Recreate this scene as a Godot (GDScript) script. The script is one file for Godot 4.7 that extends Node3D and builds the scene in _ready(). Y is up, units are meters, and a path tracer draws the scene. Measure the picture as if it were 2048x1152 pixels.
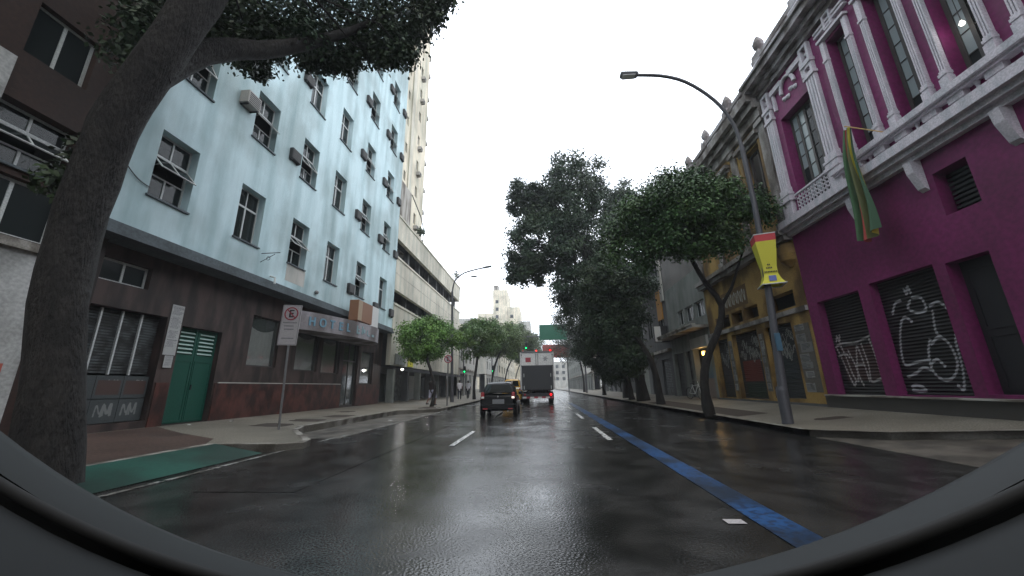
extends Node3D

var M := {}
var used := {}
var bases := {}
var cache := {}
var rng := RandomNumberGenerator.new()

# ---------------------------------------------------------------- mesh builder
class MB:
	var v := PackedVector3Array()
	var n := PackedVector3Array()
	var t := PackedVector2Array()
	var c := PackedColorArray()
	var col := Color.WHITE
	var colored := false

	func put(p: Vector3, nn: Vector3, uv: Vector2) -> void:
		v.append(p)
		n.append(nn)
		t.append(uv)
		if colored:
			c.append(col)

	func tri(a: Vector3, b: Vector3, d: Vector3, ua := Vector2.ZERO, ub := Vector2.ZERO, ud := Vector2.ZERO) -> void:
		var nn := (b - a).cross(d - a).normalized()
		put(a, nn, ua)
		put(d, nn, ud)
		put(b, nn, ub)

	func tri_s(a: Vector3, b: Vector3, d: Vector3, na: Vector3, nb: Vector3, nd: Vector3) -> void:
		put(a, na, Vector2.ZERO)
		put(d, nd, Vector2.ZERO)
		put(b, nb, Vector2.ZERO)

	# corners run anticlockwise seen from outside, uv (0,1) (1,1) (1,0) (0,0)
	func quad(a: Vector3, b: Vector3, d: Vector3, e: Vector3) -> void:
		tri(a, b, d, Vector2(0, 1), Vector2(1, 1), Vector2(1, 0))
		tri(a, d, e, Vector2(0, 1), Vector2(1, 0), Vector2(0, 0))

	func out_poly(p: Array, center: Vector3) -> void:
		var mid := Vector3.ZERO
		for q: Vector3 in p:
			mid += q
		mid /= p.size()
		var nn: Vector3 = (p[1] - p[0]).cross(p[2] - p[0])
		var flip := nn.dot(mid - center) < 0
		for k in range(1, p.size() - 1):
			if flip:
				tri(p[0], p[k + 1], p[k])
			else:
				tri(p[0], p[k], p[k + 1])

	func box(a: Vector3, b: Vector3) -> void:
		var x0 := minf(a.x, b.x)
		var x1 := maxf(a.x, b.x)
		var y0 := minf(a.y, b.y)
		var y1 := maxf(a.y, b.y)
		var z0 := minf(a.z, b.z)
		var z1 := maxf(a.z, b.z)
		quad(Vector3(x0, y0, z1), Vector3(x1, y0, z1), Vector3(x1, y1, z1), Vector3(x0, y1, z1))
		quad(Vector3(x1, y0, z0), Vector3(x0, y0, z0), Vector3(x0, y1, z0), Vector3(x1, y1, z0))
		quad(Vector3(x1, y0, z1), Vector3(x1, y0, z0), Vector3(x1, y1, z0), Vector3(x1, y1, z1))
		quad(Vector3(x0, y0, z0), Vector3(x0, y0, z1), Vector3(x0, y1, z1), Vector3(x0, y1, z0))
		quad(Vector3(x0, y1, z1), Vector3(x1, y1, z1), Vector3(x1, y1, z0), Vector3(x0, y1, z0))
		quad(Vector3(x0, y0, z0), Vector3(x1, y0, z0), Vector3(x1, y0, z1), Vector3(x0, y0, z1))

	func obox(center: Vector3, size: Vector3, basis: Basis) -> void:
		var h := size * 0.5
		var p := []
		for k in 8:
			p.append(center + basis * Vector3(h.x * (1 if k & 1 else -1), h.y * (1 if k & 2 else -1), h.z * (1 if k & 4 else -1)))
		for f in [[0, 1, 3, 2], [4, 5, 7, 6], [0, 1, 5, 4], [2, 3, 7, 6], [0, 2, 6, 4], [1, 3, 7, 5]]:
			out_poly([p[f[0]], p[f[1]], p[f[2]], p[f[3]]], center)

	# a box with its edges cut at an angle
	func cbox(center: Vector3, size: Vector3, ch: float, basis := Basis()) -> void:
		var h := size * 0.5
		var at := func(s: Vector3, axis: int) -> Vector3:
			var q := Vector3(s.x * (h.x - ch), s.y * (h.y - ch), s.z * (h.z - ch))
			q[axis] = s[axis] * h[axis]
			return center + basis * q
		for ax in 3:
			var b := (ax + 1) % 3
			var d := (ax + 2) % 3
			for s in [-1.0, 1.0]:
				var ps := []
				for e in [[-1, -1], [1, -1], [1, 1], [-1, 1]]:
					var q := Vector3.ZERO
					q[ax] = s
					q[b] = e[0]
					q[d] = e[1]
					ps.append(at.call(q, ax))
				out_poly(ps, center)
			for sb in [-1.0, 1.0]:
				for sd in [-1.0, 1.0]:
					var q0 := Vector3.ZERO
					q0[ax] = -1
					q0[b] = sb
					q0[d] = sd
					var q1 := q0
					q1[ax] = 1
					out_poly([at.call(q0, b), at.call(q1, b), at.call(q1, d), at.call(q0, d)], center)
		for k in 8:
			var q := Vector3(1 if k & 1 else -1, 1 if k & 2 else -1, 1 if k & 4 else -1)
			out_poly([at.call(q, 0), at.call(q, 1), at.call(q, 2)], center)

	func tube(pts: Array, radii: Array, sides := 8, caps := true, bumps := 0.0) -> void:
		var rings := []
		var norms := []
		var ref := Vector3(0.13, 0.2, 1).normalized()
		for k in pts.size():
			var d: Vector3 = (pts[mini(k + 1, pts.size() - 1)] - pts[maxi(k - 1, 0)]).normalized()
			if absf(d.dot(ref)) > 0.95:
				ref = Vector3(1, 0.1, 0.05).normalized()
			var x := (ref - d * ref.dot(d)).normalized()
			ref = x
			var y := d.cross(x)
			var ring := []
			var nr := []
			for s in sides:
				var a := TAU * s / sides
				var dir := x * cos(a) + y * sin(a)
				var r: float = radii[mini(k, radii.size() - 1)]
				if bumps > 0.0:
					r *= 1.0 + bumps * (sin(a * 3 + k * 0.9) * 0.5 + sin(a * 5 - k * 1.7) * 0.35 + sin(k * 2.3 + s) * 0.3)
				ring.append(pts[k] + dir * r)
				nr.append(dir)
			rings.append(ring)
			norms.append(nr)
		for k in rings.size() - 1:
			for s in sides:
				var e := (s + 1) % sides
				tri_s(rings[k][s], rings[k][e], rings[k + 1][e], norms[k][s], norms[k][e], norms[k + 1][e])
				tri_s(rings[k][s], rings[k + 1][e], rings[k + 1][s], norms[k][s], norms[k + 1][e], norms[k + 1][s])
		if caps:
			for s in range(1, sides - 1):
				tri(rings[0][0], rings[0][s + 1], rings[0][s])
				tri(rings[-1][0], rings[-1][s], rings[-1][s + 1])

	# profile of [radius, height] turned about the y axis through at
	func lathe(profile: Array, at: Vector3, sides := 12, basis := Basis()) -> void:
		for k in profile.size() - 1:
			var r0: float = profile[k][0]
			var y0: float = profile[k][1]
			var r1: float = profile[k + 1][0]
			var y1: float = profile[k + 1][1]
			var sl := Vector2(y1 - y0, r0 - r1).normalized()
			for s in sides:
				var a := TAU * s / sides
				var b := TAU * (s + 1) / sides
				var da := Vector3(cos(a), 0, -sin(a))
				var db := Vector3(cos(b), 0, -sin(b))
				var na := basis * (da * sl.x + Vector3(0, sl.y, 0))
				var nb := basis * (db * sl.x + Vector3(0, sl.y, 0))
				var p0 := at + basis * (da * r0 + Vector3(0, y0, 0))
				var p1 := at + basis * (db * r0 + Vector3(0, y0, 0))
				var p2 := at + basis * (db * r1 + Vector3(0, y1, 0))
				var p3 := at + basis * (da * r1 + Vector3(0, y1, 0))
				if r0 > 0.0:
					tri_s(p0, p1, p2, na, nb, nb)
				if r1 > 0.0:
					tri_s(p0, p2, p3, na, nb, na)

	# polygon in the local xy plane, from z = 0 to z = depth
	func prism(poly: PackedVector2Array, xf: Transform3D, depth: float) -> void:
		var idx := Geometry2D.triangulate_polygon(poly)
		var mid := Vector2.ZERO
		for p in poly:
			mid += p
		mid /= poly.size()
		var up := xf.basis.z.normalized() * signf(depth)
		for k in range(0, idx.size(), 3):
			for z in [0.0, depth]:
				var a := xf * Vector3(poly[idx[k]].x, poly[idx[k]].y, z)
				var b := xf * Vector3(poly[idx[k + 1]].x, poly[idx[k + 1]].y, z)
				var d := xf * Vector3(poly[idx[k + 2]].x, poly[idx[k + 2]].y, z)
				var want := up if z == depth else -up
				if (b - a).cross(d - a).dot(want) < 0:
					tri(a, d, b)
				else:
					tri(a, b, d)
		var turn := 1.0 if not Geometry2D.is_polygon_clockwise(poly) else -1.0
		for k in poly.size():
			var e := (k + 1) % poly.size()
			var p0 := xf * Vector3(poly[k].x, poly[k].y, 0)
			var p1 := xf * Vector3(poly[e].x, poly[e].y, 0)
			var p2 := xf * Vector3(poly[e].x, poly[e].y, depth)
			var p3 := xf * Vector3(poly[k].x, poly[k].y, depth)
			if turn * signf(depth) > 0:
				quad(p0, p1, p2, p3)
			else:
				quad(p1, p0, p3, p2)

	# rows of points, all rows alike long; smooth
	func loft(rows: Array, closed := false, flip := false) -> void:
		var w: int = rows[0].size()
		var ns := []
		for i in rows.size():
			var nr := []
			for j in w:
				var a: Vector3 = rows[i][(j + 1) % w if closed else mini(j + 1, w - 1)] - rows[i][(j + w - 1) % w if closed else maxi(j - 1, 0)]
				var b: Vector3 = rows[mini(i + 1, rows.size() - 1)][j] - rows[maxi(i - 1, 0)][j]
				var nn := a.cross(b).normalized()
				nr.append(-nn if flip else nn)
			ns.append(nr)
		for i in rows.size() - 1:
			for j in (w if closed else w - 1):
				var e := (j + 1) % w
				if flip:
					tri_s(rows[i][e], rows[i][j], rows[i + 1][j], ns[i][e], ns[i][j], ns[i + 1][j])
					tri_s(rows[i][e], rows[i + 1][j], rows[i + 1][e], ns[i][e], ns[i + 1][j], ns[i + 1][e])
				else:
					tri_s(rows[i][j], rows[i][e], rows[i + 1][e], ns[i][j], ns[i][e], ns[i + 1][e])
					tri_s(rows[i][j], rows[i + 1][e], rows[i + 1][j], ns[i][j], ns[i + 1][e], ns[i + 1][j])

	func mesh() -> ArrayMesh:
		var arr := []
		arr.resize(Mesh.ARRAY_MAX)
		arr[Mesh.ARRAY_VERTEX] = v
		arr[Mesh.ARRAY_NORMAL] = n
		arr[Mesh.ARRAY_TEX_UV] = t
		if colored:
			arr[Mesh.ARRAY_COLOR] = c
		var m := ArrayMesh.new()
		m.add_surface_from_arrays(Mesh.PRIMITIVE_TRIANGLES, arr)
		return m

# ---------------------------------------------------------------- scene tree
func numbered(called: String, parent: Node) -> String:
	var key := "%d/%s" % [parent.get_instance_id(), called]
	var k: int = used.get(key, 0)
	used[key] = k + 1
	return called if k == 0 else "%s_%03d" % [called, k]

func tag(o: Node, label: String, category: String, group := "") -> void:
	o.set_meta("label", label)
	o.set_meta("category", category)
	o.set_meta("kind", "thing")
	if group:
		o.set_meta("group", group)

func thing(called: String, label: String, category: String, at := Vector3.ZERO, group := "", turn := 0.0) -> Node3D:
	var o := Node3D.new()
	o.name = numbered(called, self)
	add_child(o)
	o.position = at
	o.rotation.y = turn
	tag(o, label, category, group)
	return o

# shapes of a thing are given in world axes when world is true, else in the thing's own
func part(called: String, shape, material: Material, parent: Node3D, world := true) -> MeshInstance3D:
	var o := MeshInstance3D.new()
	o.mesh = shape.mesh() if shape is MB else shape
	o.material_override = material
	o.name = numbered(called, parent)
	parent.add_child(o)
	if world and parent.get_parent() == self:
		o.position = -parent.position
	return o

func holder(called: String, at: Vector3, parent: Node3D) -> Node3D:
	var o := Node3D.new()
	o.name = numbered(called, parent)
	parent.add_child(o)
	o.position = at - (parent.position if parent.get_parent() == self else Vector3.ZERO)
	return o

func struct(called: String, shape, material: Material, parent: Node3D = null) -> MeshInstance3D:
	var p: Node3D = self if parent == null else parent
	var o := MeshInstance3D.new()
	o.mesh = shape.mesh() if shape is MB else shape
	o.material_override = material
	o.name = numbered(called, p)
	p.add_child(o)
	if p == self:
		o.set_meta("kind", "structure")
	return o

func single(called: String, shape, material: Material, label: String, category: String, group := "") -> MeshInstance3D:
	var o := MeshInstance3D.new()
	o.mesh = shape.mesh() if shape is MB else shape
	o.material_override = material
	o.name = numbered(called, self)
	add_child(o)
	tag(o, label, category, group)
	return o

# ---------------------------------------------------------------- materials
func lin(r: float, g: float, b: float) -> Color:
	return Color(r, g, b).linear_to_srgb()

func noise_tex(frequency: float, octaves: int, from: Color, to: Color, sd := 1, size := 512, kind := FastNoiseLite.TYPE_SIMPLEX_SMOOTH, mid := 0.5, spread := 0.5) -> NoiseTexture2D:
	var f := FastNoiseLite.new()
	f.noise_type = kind
	f.frequency = frequency
	f.fractal_octaves = octaves
	f.seed = sd
	var x := NoiseTexture2D.new()
	x.width = size
	x.height = size
	x.seamless = true
	x.noise = f
	var g := Gradient.new()
	g.offsets = PackedFloat32Array([maxf(0.0, mid - spread), minf(1.0, mid + spread)])
	g.colors = PackedColorArray([from, to])
	x.color_ramp = g
	return x

func bump_tex(frequency: float, octaves: int, strength: float, sd := 3, size := 512, kind := FastNoiseLite.TYPE_SIMPLEX_SMOOTH) -> NoiseTexture2D:
	var f := FastNoiseLite.new()
	f.noise_type = kind
	f.frequency = frequency
	f.fractal_octaves = octaves
	f.seed = sd
	var x := NoiseTexture2D.new()
	x.width = size
	x.height = size
	x.seamless = true
	x.noise = f
	x.as_normal_map = true
	x.bump_strength = strength
	return x

func mat(r: float, g: float, b: float, rough := 0.7, metal := 0.0) -> StandardMaterial3D:
	var m := StandardMaterial3D.new()
	m.albedo_color = lin(r, g, b)
	m.roughness = rough
	m.metallic = metal
	m.cull_mode = BaseMaterial3D.CULL_DISABLED
	return m

# a material with grime: one noise over the wall in world axes, another, coarser one multiplied on
func grimy(r: float, g: float, b: float, rough: float, fine: Texture2D, fine_scale: Vector3, coarse: Texture2D = null, coarse_scale := Vector3.ONE, nm: Texture2D = null, ns := 0.5) -> StandardMaterial3D:
	var m := mat(r, g, b, rough)
	m.uv1_triplanar = true
	m.uv1_world_triplanar = true
	m.uv1_scale = fine_scale
	m.albedo_texture = fine
	if coarse:
		m.detail_enabled = true
		m.detail_blend_mode = BaseMaterial3D.BLEND_MODE_MUL
		m.detail_albedo = coarse
		m.detail_uv_layer = BaseMaterial3D.DETAIL_UV_2
		m.uv2_triplanar = true
		m.uv2_world_triplanar = true
		m.uv2_scale = coarse_scale
	if nm:
		m.normal_enabled = true
		m.normal_texture = nm
		m.normal_scale = ns
	return m

func glow(r: float, g: float, b: float, energy: float) -> StandardMaterial3D:
	var m := mat(r, g, b, 0.4)
	m.emission_enabled = true
	m.emission = Color(r, g, b)
	m.emission_energy_multiplier = energy
	return m

func make_materials() -> void:
	var w := Color.WHITE
	var streak := noise_tex(0.011, 4, Color(0.86, 0.89, 0.89), w, 11, 512, FastNoiseLite.TYPE_SIMPLEX_SMOOTH, 0.38, 0.26)
	var blotch := noise_tex(0.006, 5, Color(0.82, 0.82, 0.81), w, 5, 512, FastNoiseLite.TYPE_SIMPLEX_SMOOTH, 0.42, 0.28)
	var heavy := noise_tex(0.009, 5, Color(0.56, 0.53, 0.5), w, 21, 512, FastNoiseLite.TYPE_SIMPLEX_SMOOTH, 0.45, 0.22)
	var fine := noise_tex(0.05, 4, Color(0.84, 0.84, 0.84), w, 8, 512, FastNoiseLite.TYPE_SIMPLEX_SMOOTH, 0.45, 0.35)
	var plaster := bump_tex(0.04, 4, 1.2, 9)
	M.hotel = grimy(0.56, 0.71, 0.74, 0.75, streak, Vector3(0.22, 0.022, 0.22), blotch, Vector3(0.09, 0.07, 0.09), plaster, 0.25)
	M.hotel_ledge = grimy(0.10, 0.12, 0.13, 0.8, fine, Vector3(0.3, 0.3, 0.3), blotch, Vector3(0.2, 0.2, 0.2))
	M.brown = grimy(0.064, 0.039, 0.032, 0.65, heavy, Vector3(0.35, 0.09, 0.35), blotch, Vector3(0.16, 0.16, 0.16), plaster, 0.3)
	M.dado = grimy(0.095, 0.028, 0.019, 0.5, heavy, Vector3(0.28, 0.2, 0.28), fine, Vector3(0.3, 0.12, 0.3), plaster, 0.3)
	M.canopy = grimy(0.36, 0.34, 0.36, 0.75, heavy, Vector3(0.12, 0.05, 0.12), fine, Vector3(0.4, 0.4, 0.4))
	M.cream = grimy(0.76, 0.68, 0.53, 0.8, streak, Vector3(0.15, 0.02, 0.15), blotch, Vector3(0.06, 0.06, 0.06))
	M.garage = grimy(0.68, 0.63, 0.52, 0.8, streak, Vector3(0.2, 0.03, 0.2), blotch, Vector3(0.06, 0.06, 0.06))
	M.stained = grimy(0.4, 0.38, 0.34, 0.85, heavy, Vector3(0.15, 0.05, 0.15))
	M.brick = grimy(0.04, 0.018, 0.011, 0.8, fine, Vector3(0.3, 0.3, 0.3), blotch, Vector3(0.15, 0.1, 0.15), plaster, 0.4)
	M.magenta = grimy(0.19, 0.011, 0.1, 0.6, fine, Vector3(0.25, 0.25, 0.25), blotch, Vector3(0.14, 0.08, 0.14), plaster, 0.3)
	M.trim = grimy(0.68, 0.63, 0.67, 0.7, streak, Vector3(0.5, 0.12, 0.5), fine, Vector3(0.7, 0.7, 0.7), plaster, 0.3)
	M.parapet = grimy(0.42, 0.40, 0.41, 0.85, heavy, Vector3(0.25, 0.12, 0.25), fine, Vector3(0.7, 0.7, 0.7))
	M.ochre = grimy(0.40, 0.25, 0.07, 0.8, heavy, Vector3(0.13, 0.08, 0.13), fine, Vector3(0.6, 0.6, 0.6), plaster, 0.5)
	M.oldstone = grimy(0.33, 0.31, 0.29, 0.85, heavy, Vector3(0.2, 0.1, 0.2), fine, Vector3(0.6, 0.6, 0.6), plaster, 0.5)
	M.greywall = grimy(0.22, 0.23, 0.21, 0.85, streak, Vector3(0.3, 0.06, 0.3), blotch, Vector3(0.1, 0.1, 0.1))
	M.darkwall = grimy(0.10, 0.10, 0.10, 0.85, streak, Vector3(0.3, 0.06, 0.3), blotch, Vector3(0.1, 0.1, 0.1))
	M.palewall = grimy(0.5, 0.48, 0.44, 0.85, streak, Vector3(0.2, 0.04, 0.2), blotch, Vector3(0.05, 0.05, 0.05))
	M.whitewall = grimy(0.5, 0.5, 0.48, 0.7, fine, Vector3(0.4, 0.4, 0.4), blotch, Vector3(0.2, 0.2, 0.2))
	M.roof_tile = mat(0.2, 0.09, 0.06, 0.8)
	M.redwall = mat(0.35, 0.07, 0.05, 0.8)
	M.frame_white = grimy(0.6, 0.62, 0.6, 0.5, fine, Vector3(0.8, 0.8, 0.8))
	M.frame_dark = mat(0.05, 0.045, 0.04, 0.5)
	M.glass = mat(0.022, 0.028, 0.028, 0.04)
	M.glass.transparency = BaseMaterial3D.TRANSPARENCY_ALPHA
	M.glass.albedo_color.a = 0.6
	M.glass.metallic_specular = 0.35
	M.shop_glass = mat(0.10, 0.12, 0.11, 0.06)
	M.shop_glass.transparency = BaseMaterial3D.TRANSPARENCY_ALPHA
	M.shop_glass.albedo_color.a = 0.22
	M.old_pane = mat(0.26, 0.31, 0.31, 0.25)
	M.dark_pane = mat(0.02, 0.025, 0.025, 0.12)
	M.dark_pane.metallic_specular = 0.25
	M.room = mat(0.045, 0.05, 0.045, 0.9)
	M.curtain = grimy(0.5, 0.5, 0.46, 0.9, fine, Vector3(2, 0.1, 2))
	M.black = mat(0.012, 0.012, 0.013, 0.6)
	M.ac_body = grimy(0.025, 0.026, 0.026, 0.7, fine, Vector3(1, 1, 1))
	M.ac_pale = grimy(0.45, 0.43, 0.4, 0.7, fine, Vector3(1, 1, 1))
	M.iron = mat(0.03, 0.03, 0.03, 0.5, 0.3)
	M.steel = grimy(0.22, 0.22, 0.22, 0.45, fine, Vector3(2, 0.3, 2))
	M.steel.metallic = 0.5
	M.pole = grimy(0.075, 0.075, 0.085, 0.5, fine, Vector3(2, 0.4, 2))
	M.gate = grimy(0.003, 0.08, 0.052, 0.45, fine, Vector3(0.7, 0.7, 0.7))
	M.slat_light = mat(0.3, 0.42, 0.36, 0.6)
	M.wood = grimy(0.26, 0.12, 0.06, 0.6, fine, Vector3(0.4, 3, 0.4))
	M.plywood = grimy(0.4, 0.3, 0.2, 0.7, fine, Vector3(0.4, 3, 0.4))
	M.wire = mat(0.03, 0.03, 0.03, 0.6)
	M.shutter_old = grimy(0.09, 0.10, 0.10, 0.6, heavy, Vector3(0.5, 0.5, 0.5))
	# wet ground
	M.asphalt = mat(0.038, 0.0365, 0.035, 1.0)
	M.asphalt.uv1_triplanar = true
	M.asphalt.uv1_world_triplanar = true
	M.asphalt.uv1_scale = Vector3(0.11, 0.11, 0.11)
	M.asphalt.albedo_texture = noise_tex(0.012, 6, Color(0.62, 0.62, 0.62), w, 31, 1024, FastNoiseLite.TYPE_SIMPLEX_SMOOTH, 0.45, 0.3)
	M.asphalt.roughness_texture = noise_tex(0.0045, 5, Color(0.07, 0.07, 0.07), Color(0.3, 0.3, 0.3), 41, 1024, FastNoiseLite.TYPE_SIMPLEX_SMOOTH, 0.5, 0.4)
	M.asphalt.normal_enabled = true
	M.asphalt.normal_texture = bump_tex(0.3, 3, 2.0, 43, 1024)
	M.asphalt.normal_scale = 0.2
	M.asphalt.metallic_specular = 0.5
	M.patch = M.asphalt.duplicate()
	M.patch.albedo_color = lin(0.03, 0.029, 0.028)
	M.bay = M.asphalt.duplicate()
	M.bay.albedo_color = lin(0.115, 0.1, 0.08)
	M.bay.roughness_texture = noise_tex(0.006, 5, Color(0.35, 0.35, 0.35), Color(0.8, 0.8, 0.8), 46, 512)
	M.mosaic = grimy(0.34, 0.315, 0.26, 0.55, noise_tex(0.09, 2, Color(0.55, 0.53, 0.5), w, 51, 1024, FastNoiseLite.TYPE_CELLULAR, 0.5, 0.4), Vector3(0.33, 0.33, 0.33), blotch, Vector3(0.13, 0.13, 0.13), bump_tex(0.09, 2, 4.0, 51, 1024, FastNoiseLite.TYPE_CELLULAR), 0.4)
	M.red_paving = grimy(0.13, 0.075, 0.055, 0.6, noise_tex(0.09, 2, Color(0.55, 0.53, 0.5), w, 52, 512, FastNoiseLite.TYPE_CELLULAR, 0.5, 0.4), Vector3(0.33, 0.33, 0.33), blotch, Vector3(0.2, 0.2, 0.2))
	M.kerb = grimy(0.33, 0.31, 0.27, 0.7, heavy, Vector3(0.3, 0.3, 0.3), fine, Vector3(1, 1, 1), plaster, 0.5)
	M.soil = grimy(0.05, 0.036, 0.026, 0.9, fine, Vector3(0.6, 0.6, 0.6), null, Vector3.ONE, plaster, 1.0)
	M.green_paint = grimy(0.012, 0.095, 0.066, 0.5, fine, Vector3(0.4, 0.4, 0.4), heavy, Vector3(0.11, 0.11, 0.11))
	var worn := noise_tex(0.03, 5, Color(0.25, 0.25, 0.25), w, 61, 512, FastNoiseLite.TYPE_SIMPLEX_SMOOTH, 0.38, 0.1)
	M.white_paint = grimy(0.62, 0.62, 0.6, 0.5, worn, Vector3(0.5, 0.5, 0.5))
	M.worn_paint = grimy(0.34, 0.34, 0.32, 0.5, worn, Vector3(0.6, 0.6, 0.6), heavy, Vector3(0.3, 0.3, 0.3))
	M.blue_paint = grimy(0.008, 0.07, 0.21, 0.4, noise_tex(0.04, 5, Color(0.5, 0.55, 0.6), w, 63, 512, FastNoiseLite.TYPE_SIMPLEX_SMOOTH, 0.4, 0.14), Vector3(0.5, 0.5, 0.5), heavy, Vector3(0.16, 0.16, 0.16))
	# trees
	M.bark = grimy(0.021, 0.018, 0.015, 0.9, fine, Vector3(1.6, 0.3, 1.6), heavy, Vector3(1.1, 0.35, 1.1), bump_tex(0.03, 5, 8.0, 71), 1.0)
	M.leaf = mat(1, 1, 1, 0.5)
	M.leaf.vertex_color_use_as_albedo = true
	M.leaf.backlight = Color(0.3, 0.36, 0.12)
	M.leaf.metallic_specular = 0.4
	# vehicles and small things
	M.car_paint = mat(0.004, 0.0045, 0.005, 0.22)
	M.car_paint.metallic_specular = 0.25
	M.car_glass = mat(0.006, 0.009, 0.009, 0.05)
	M.plastic_black = mat(0.02, 0.02, 0.021, 0.55)
	M.plastic_grey = mat(0.17, 0.18, 0.19, 0.5)
	M.rubber = mat(0.016, 0.016, 0.016, 0.8)
	M.rim = mat(0.2, 0.2, 0.2, 0.35, 0.7)
	M.lamp_red = mat(0.3, 0.01, 0.015, 0.15)
	M.lamp_red_lit = glow(1.0, 0.04, 0.06, 2.2)
	M.lamp_amber_lit = glow(1.0, 0.12, 0.05, 2.0)
	M.lamp_white = mat(0.7, 0.7, 0.68, 0.15)
	M.lamp_green_lit = glow(0.02, 1.0, 0.5, 2.6)
	M.bulb = glow(1.0, 0.98, 0.92, 4.0)
	M.warm_bulb = glow(1.0, 0.78, 0.4, 2.2)
	M.truck_white = grimy(0.82, 0.81, 0.79, 0.45, fine, Vector3(0.6, 0.2, 0.6))
	M.truck_dark = grimy(0.035, 0.036, 0.04, 0.55, fine, Vector3(0.6, 0.6, 0.6))
	M.sticker_red = mat(0.36, 0.045, 0.06, 0.5)
	M.sticker_grey = mat(0.34, 0.34, 0.35, 0.6)
	M.taxi = mat(0.62, 0.34, 0.02, 0.25)
	M.sign_white = grimy(0.5, 0.47, 0.47, 0.5, fine, Vector3(1, 1, 1))
	M.sign_red = mat(0.3, 0.012, 0.03, 0.45)
	M.ink = mat(0.02, 0.02, 0.02, 0.6)
	M.ink_grey = mat(0.16, 0.16, 0.17, 0.7)
	M.sign_green = mat(0.006, 0.11, 0.06, 0.5)
	M.letter_blue = mat(0.13, 0.26, 0.34, 0.6)
	M.letter_faint = mat(0.24, 0.35, 0.38, 0.6)
	M.cloth_yellow = mat(0.6, 0.56, 0.05, 0.7)
	M.cloth_red = mat(0.5, 0.05, 0.06, 0.7)
	for m in [M.cloth_yellow, M.cloth_red]:
		m.backlight = Color(0.35, 0.35, 0.1)
	M.paper = mat(0.6, 0.6, 0.58, 0.85)
	M.skin = mat(0.16, 0.08, 0.055, 0.6)
	M.hair = mat(0.01, 0.009, 0.008, 0.6)
	M.shirt_white = mat(0.6, 0.58, 0.62, 0.85)
	M.shirt_dark = mat(0.03, 0.022, 0.022, 0.85)
	M.shorts_pale = mat(0.4, 0.4, 0.5, 0.85)
	M.trousers = mat(0.02, 0.022, 0.03, 0.85)
	M.dash = mat(0.010, 0.012, 0.013, 0.8)
	M.cowl = mat(0.009, 0.012, 0.013, 0.7)

# ---------------------------------------------------------------- facades
# F = [x of the plane, +1 when it faces +x or -1]; u runs down the street (u = -z), v up, w out of the wall
func fp(F: Array, u: float, v: float, w: float) -> Vector3:
	return Vector3(F[0] + F[1] * w, v, -u)

func fbox(mb: MB, F: Array, u0: float, u1: float, v0: float, v1: float, w0: float, w1: float) -> void:
	mb.box(fp(F, u0, v0, w0), fp(F, u1, v1, w1))

func fquad(mb: MB, F: Array, u0: float, u1: float, v0: float, v1: float, w: float) -> void:
	# faces the street
	if F[1] > 0:
		mb.quad(fp(F, u0, v0, w), fp(F, u1, v0, w), fp(F, u1, v1, w), fp(F, u0, v1, w))
	else:
		mb.quad(fp(F, u1, v0, w), fp(F, u0, v0, w), fp(F, u0, v1, w), fp(F, u1, v1, w))

func fwall(mb: MB, F: Array, u0: float, u1: float, v0: float, v1: float, t: float, holes: Array, w := 0.0) -> void:
	var us := [u0, u1]
	var vs := [v0, v1]
	for h in holes:
		for k in [0, 1]:
			if h[k] > u0 and h[k] < u1 and not us.has(h[k]):
				us.append(h[k])
			if h[k + 2] > v0 and h[k + 2] < v1 and not vs.has(h[k + 2]):
				vs.append(h[k + 2])
	us.sort()
	vs.sort()
	for i in us.size() - 1:
		var run := -1.0
		for j in vs.size() - 1:
			var mu: float = (us[i] + us[i + 1]) / 2
			var mv: float = (vs[j] + vs[j + 1]) / 2
			var open := false
			for h in holes:
				if mu > h[0] and mu < h[1] and mv > h[2] and mv < h[3]:
					open = true
			if not open and run < 0:
				run = vs[j]
			if run >= 0 and (open or j == vs.size() - 2):
				var top: float = vs[j] if open else vs[j + 1]
				fquad(mb, F, us[i], us[i + 1], run, top, w)
				fquad(mb, [F[0] - F[1] * t, -F[1]], us[i], us[i + 1], run, top, -w)
				run = -1.0
	for h in holes:
		var c := [fp(F, h[0], h[2], w), fp(F, h[1], h[2], w), fp(F, h[1], h[3], w), fp(F, h[0], h[3], w)]
		var d := Vector3(-F[1] * t, 0, 0)
		var mid := fp(F, (h[0] + h[1]) / 2, (h[2] + h[3]) / 2, w - t / 2)
		for k in 4:
			var e := (k + 1) % 4
			var q := [c[k], c[e], c[e] + d, c[k] + d]
			# reveals face into the opening
			var nn: Vector3 = (q[1] - q[0]).cross(q[2] - q[0])
			var qm: Vector3 = (q[0] + q[2]) / 2
			if nn.dot(mid - qm) > 0:
				mb.quad(q[0], q[1], q[2], q[3])
			else:
				mb.quad(q[1], q[0], q[3], q[2])
	var a := fp(F, u0, v0, w)
	var dd := Vector3(-F[1] * t, 0, 0)
	var center := fp(F, (u0 + u1) / 2, (v0 + v1) / 2, w - t / 2)
	mb.out_poly([fp(F, u0, v0, w), fp(F, u0, v1, w), fp(F, u0, v1, w) + dd, a + dd], center)
	mb.out_poly([fp(F, u1, v0, w), fp(F, u1, v1, w), fp(F, u1, v1, w) + dd, fp(F, u1, v0, w) + dd], center)
	mb.out_poly([fp(F, u0, v1, w), fp(F, u1, v1, w), fp(F, u1, v1, w) + dd, fp(F, u0, v1, w) + dd], center)

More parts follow.
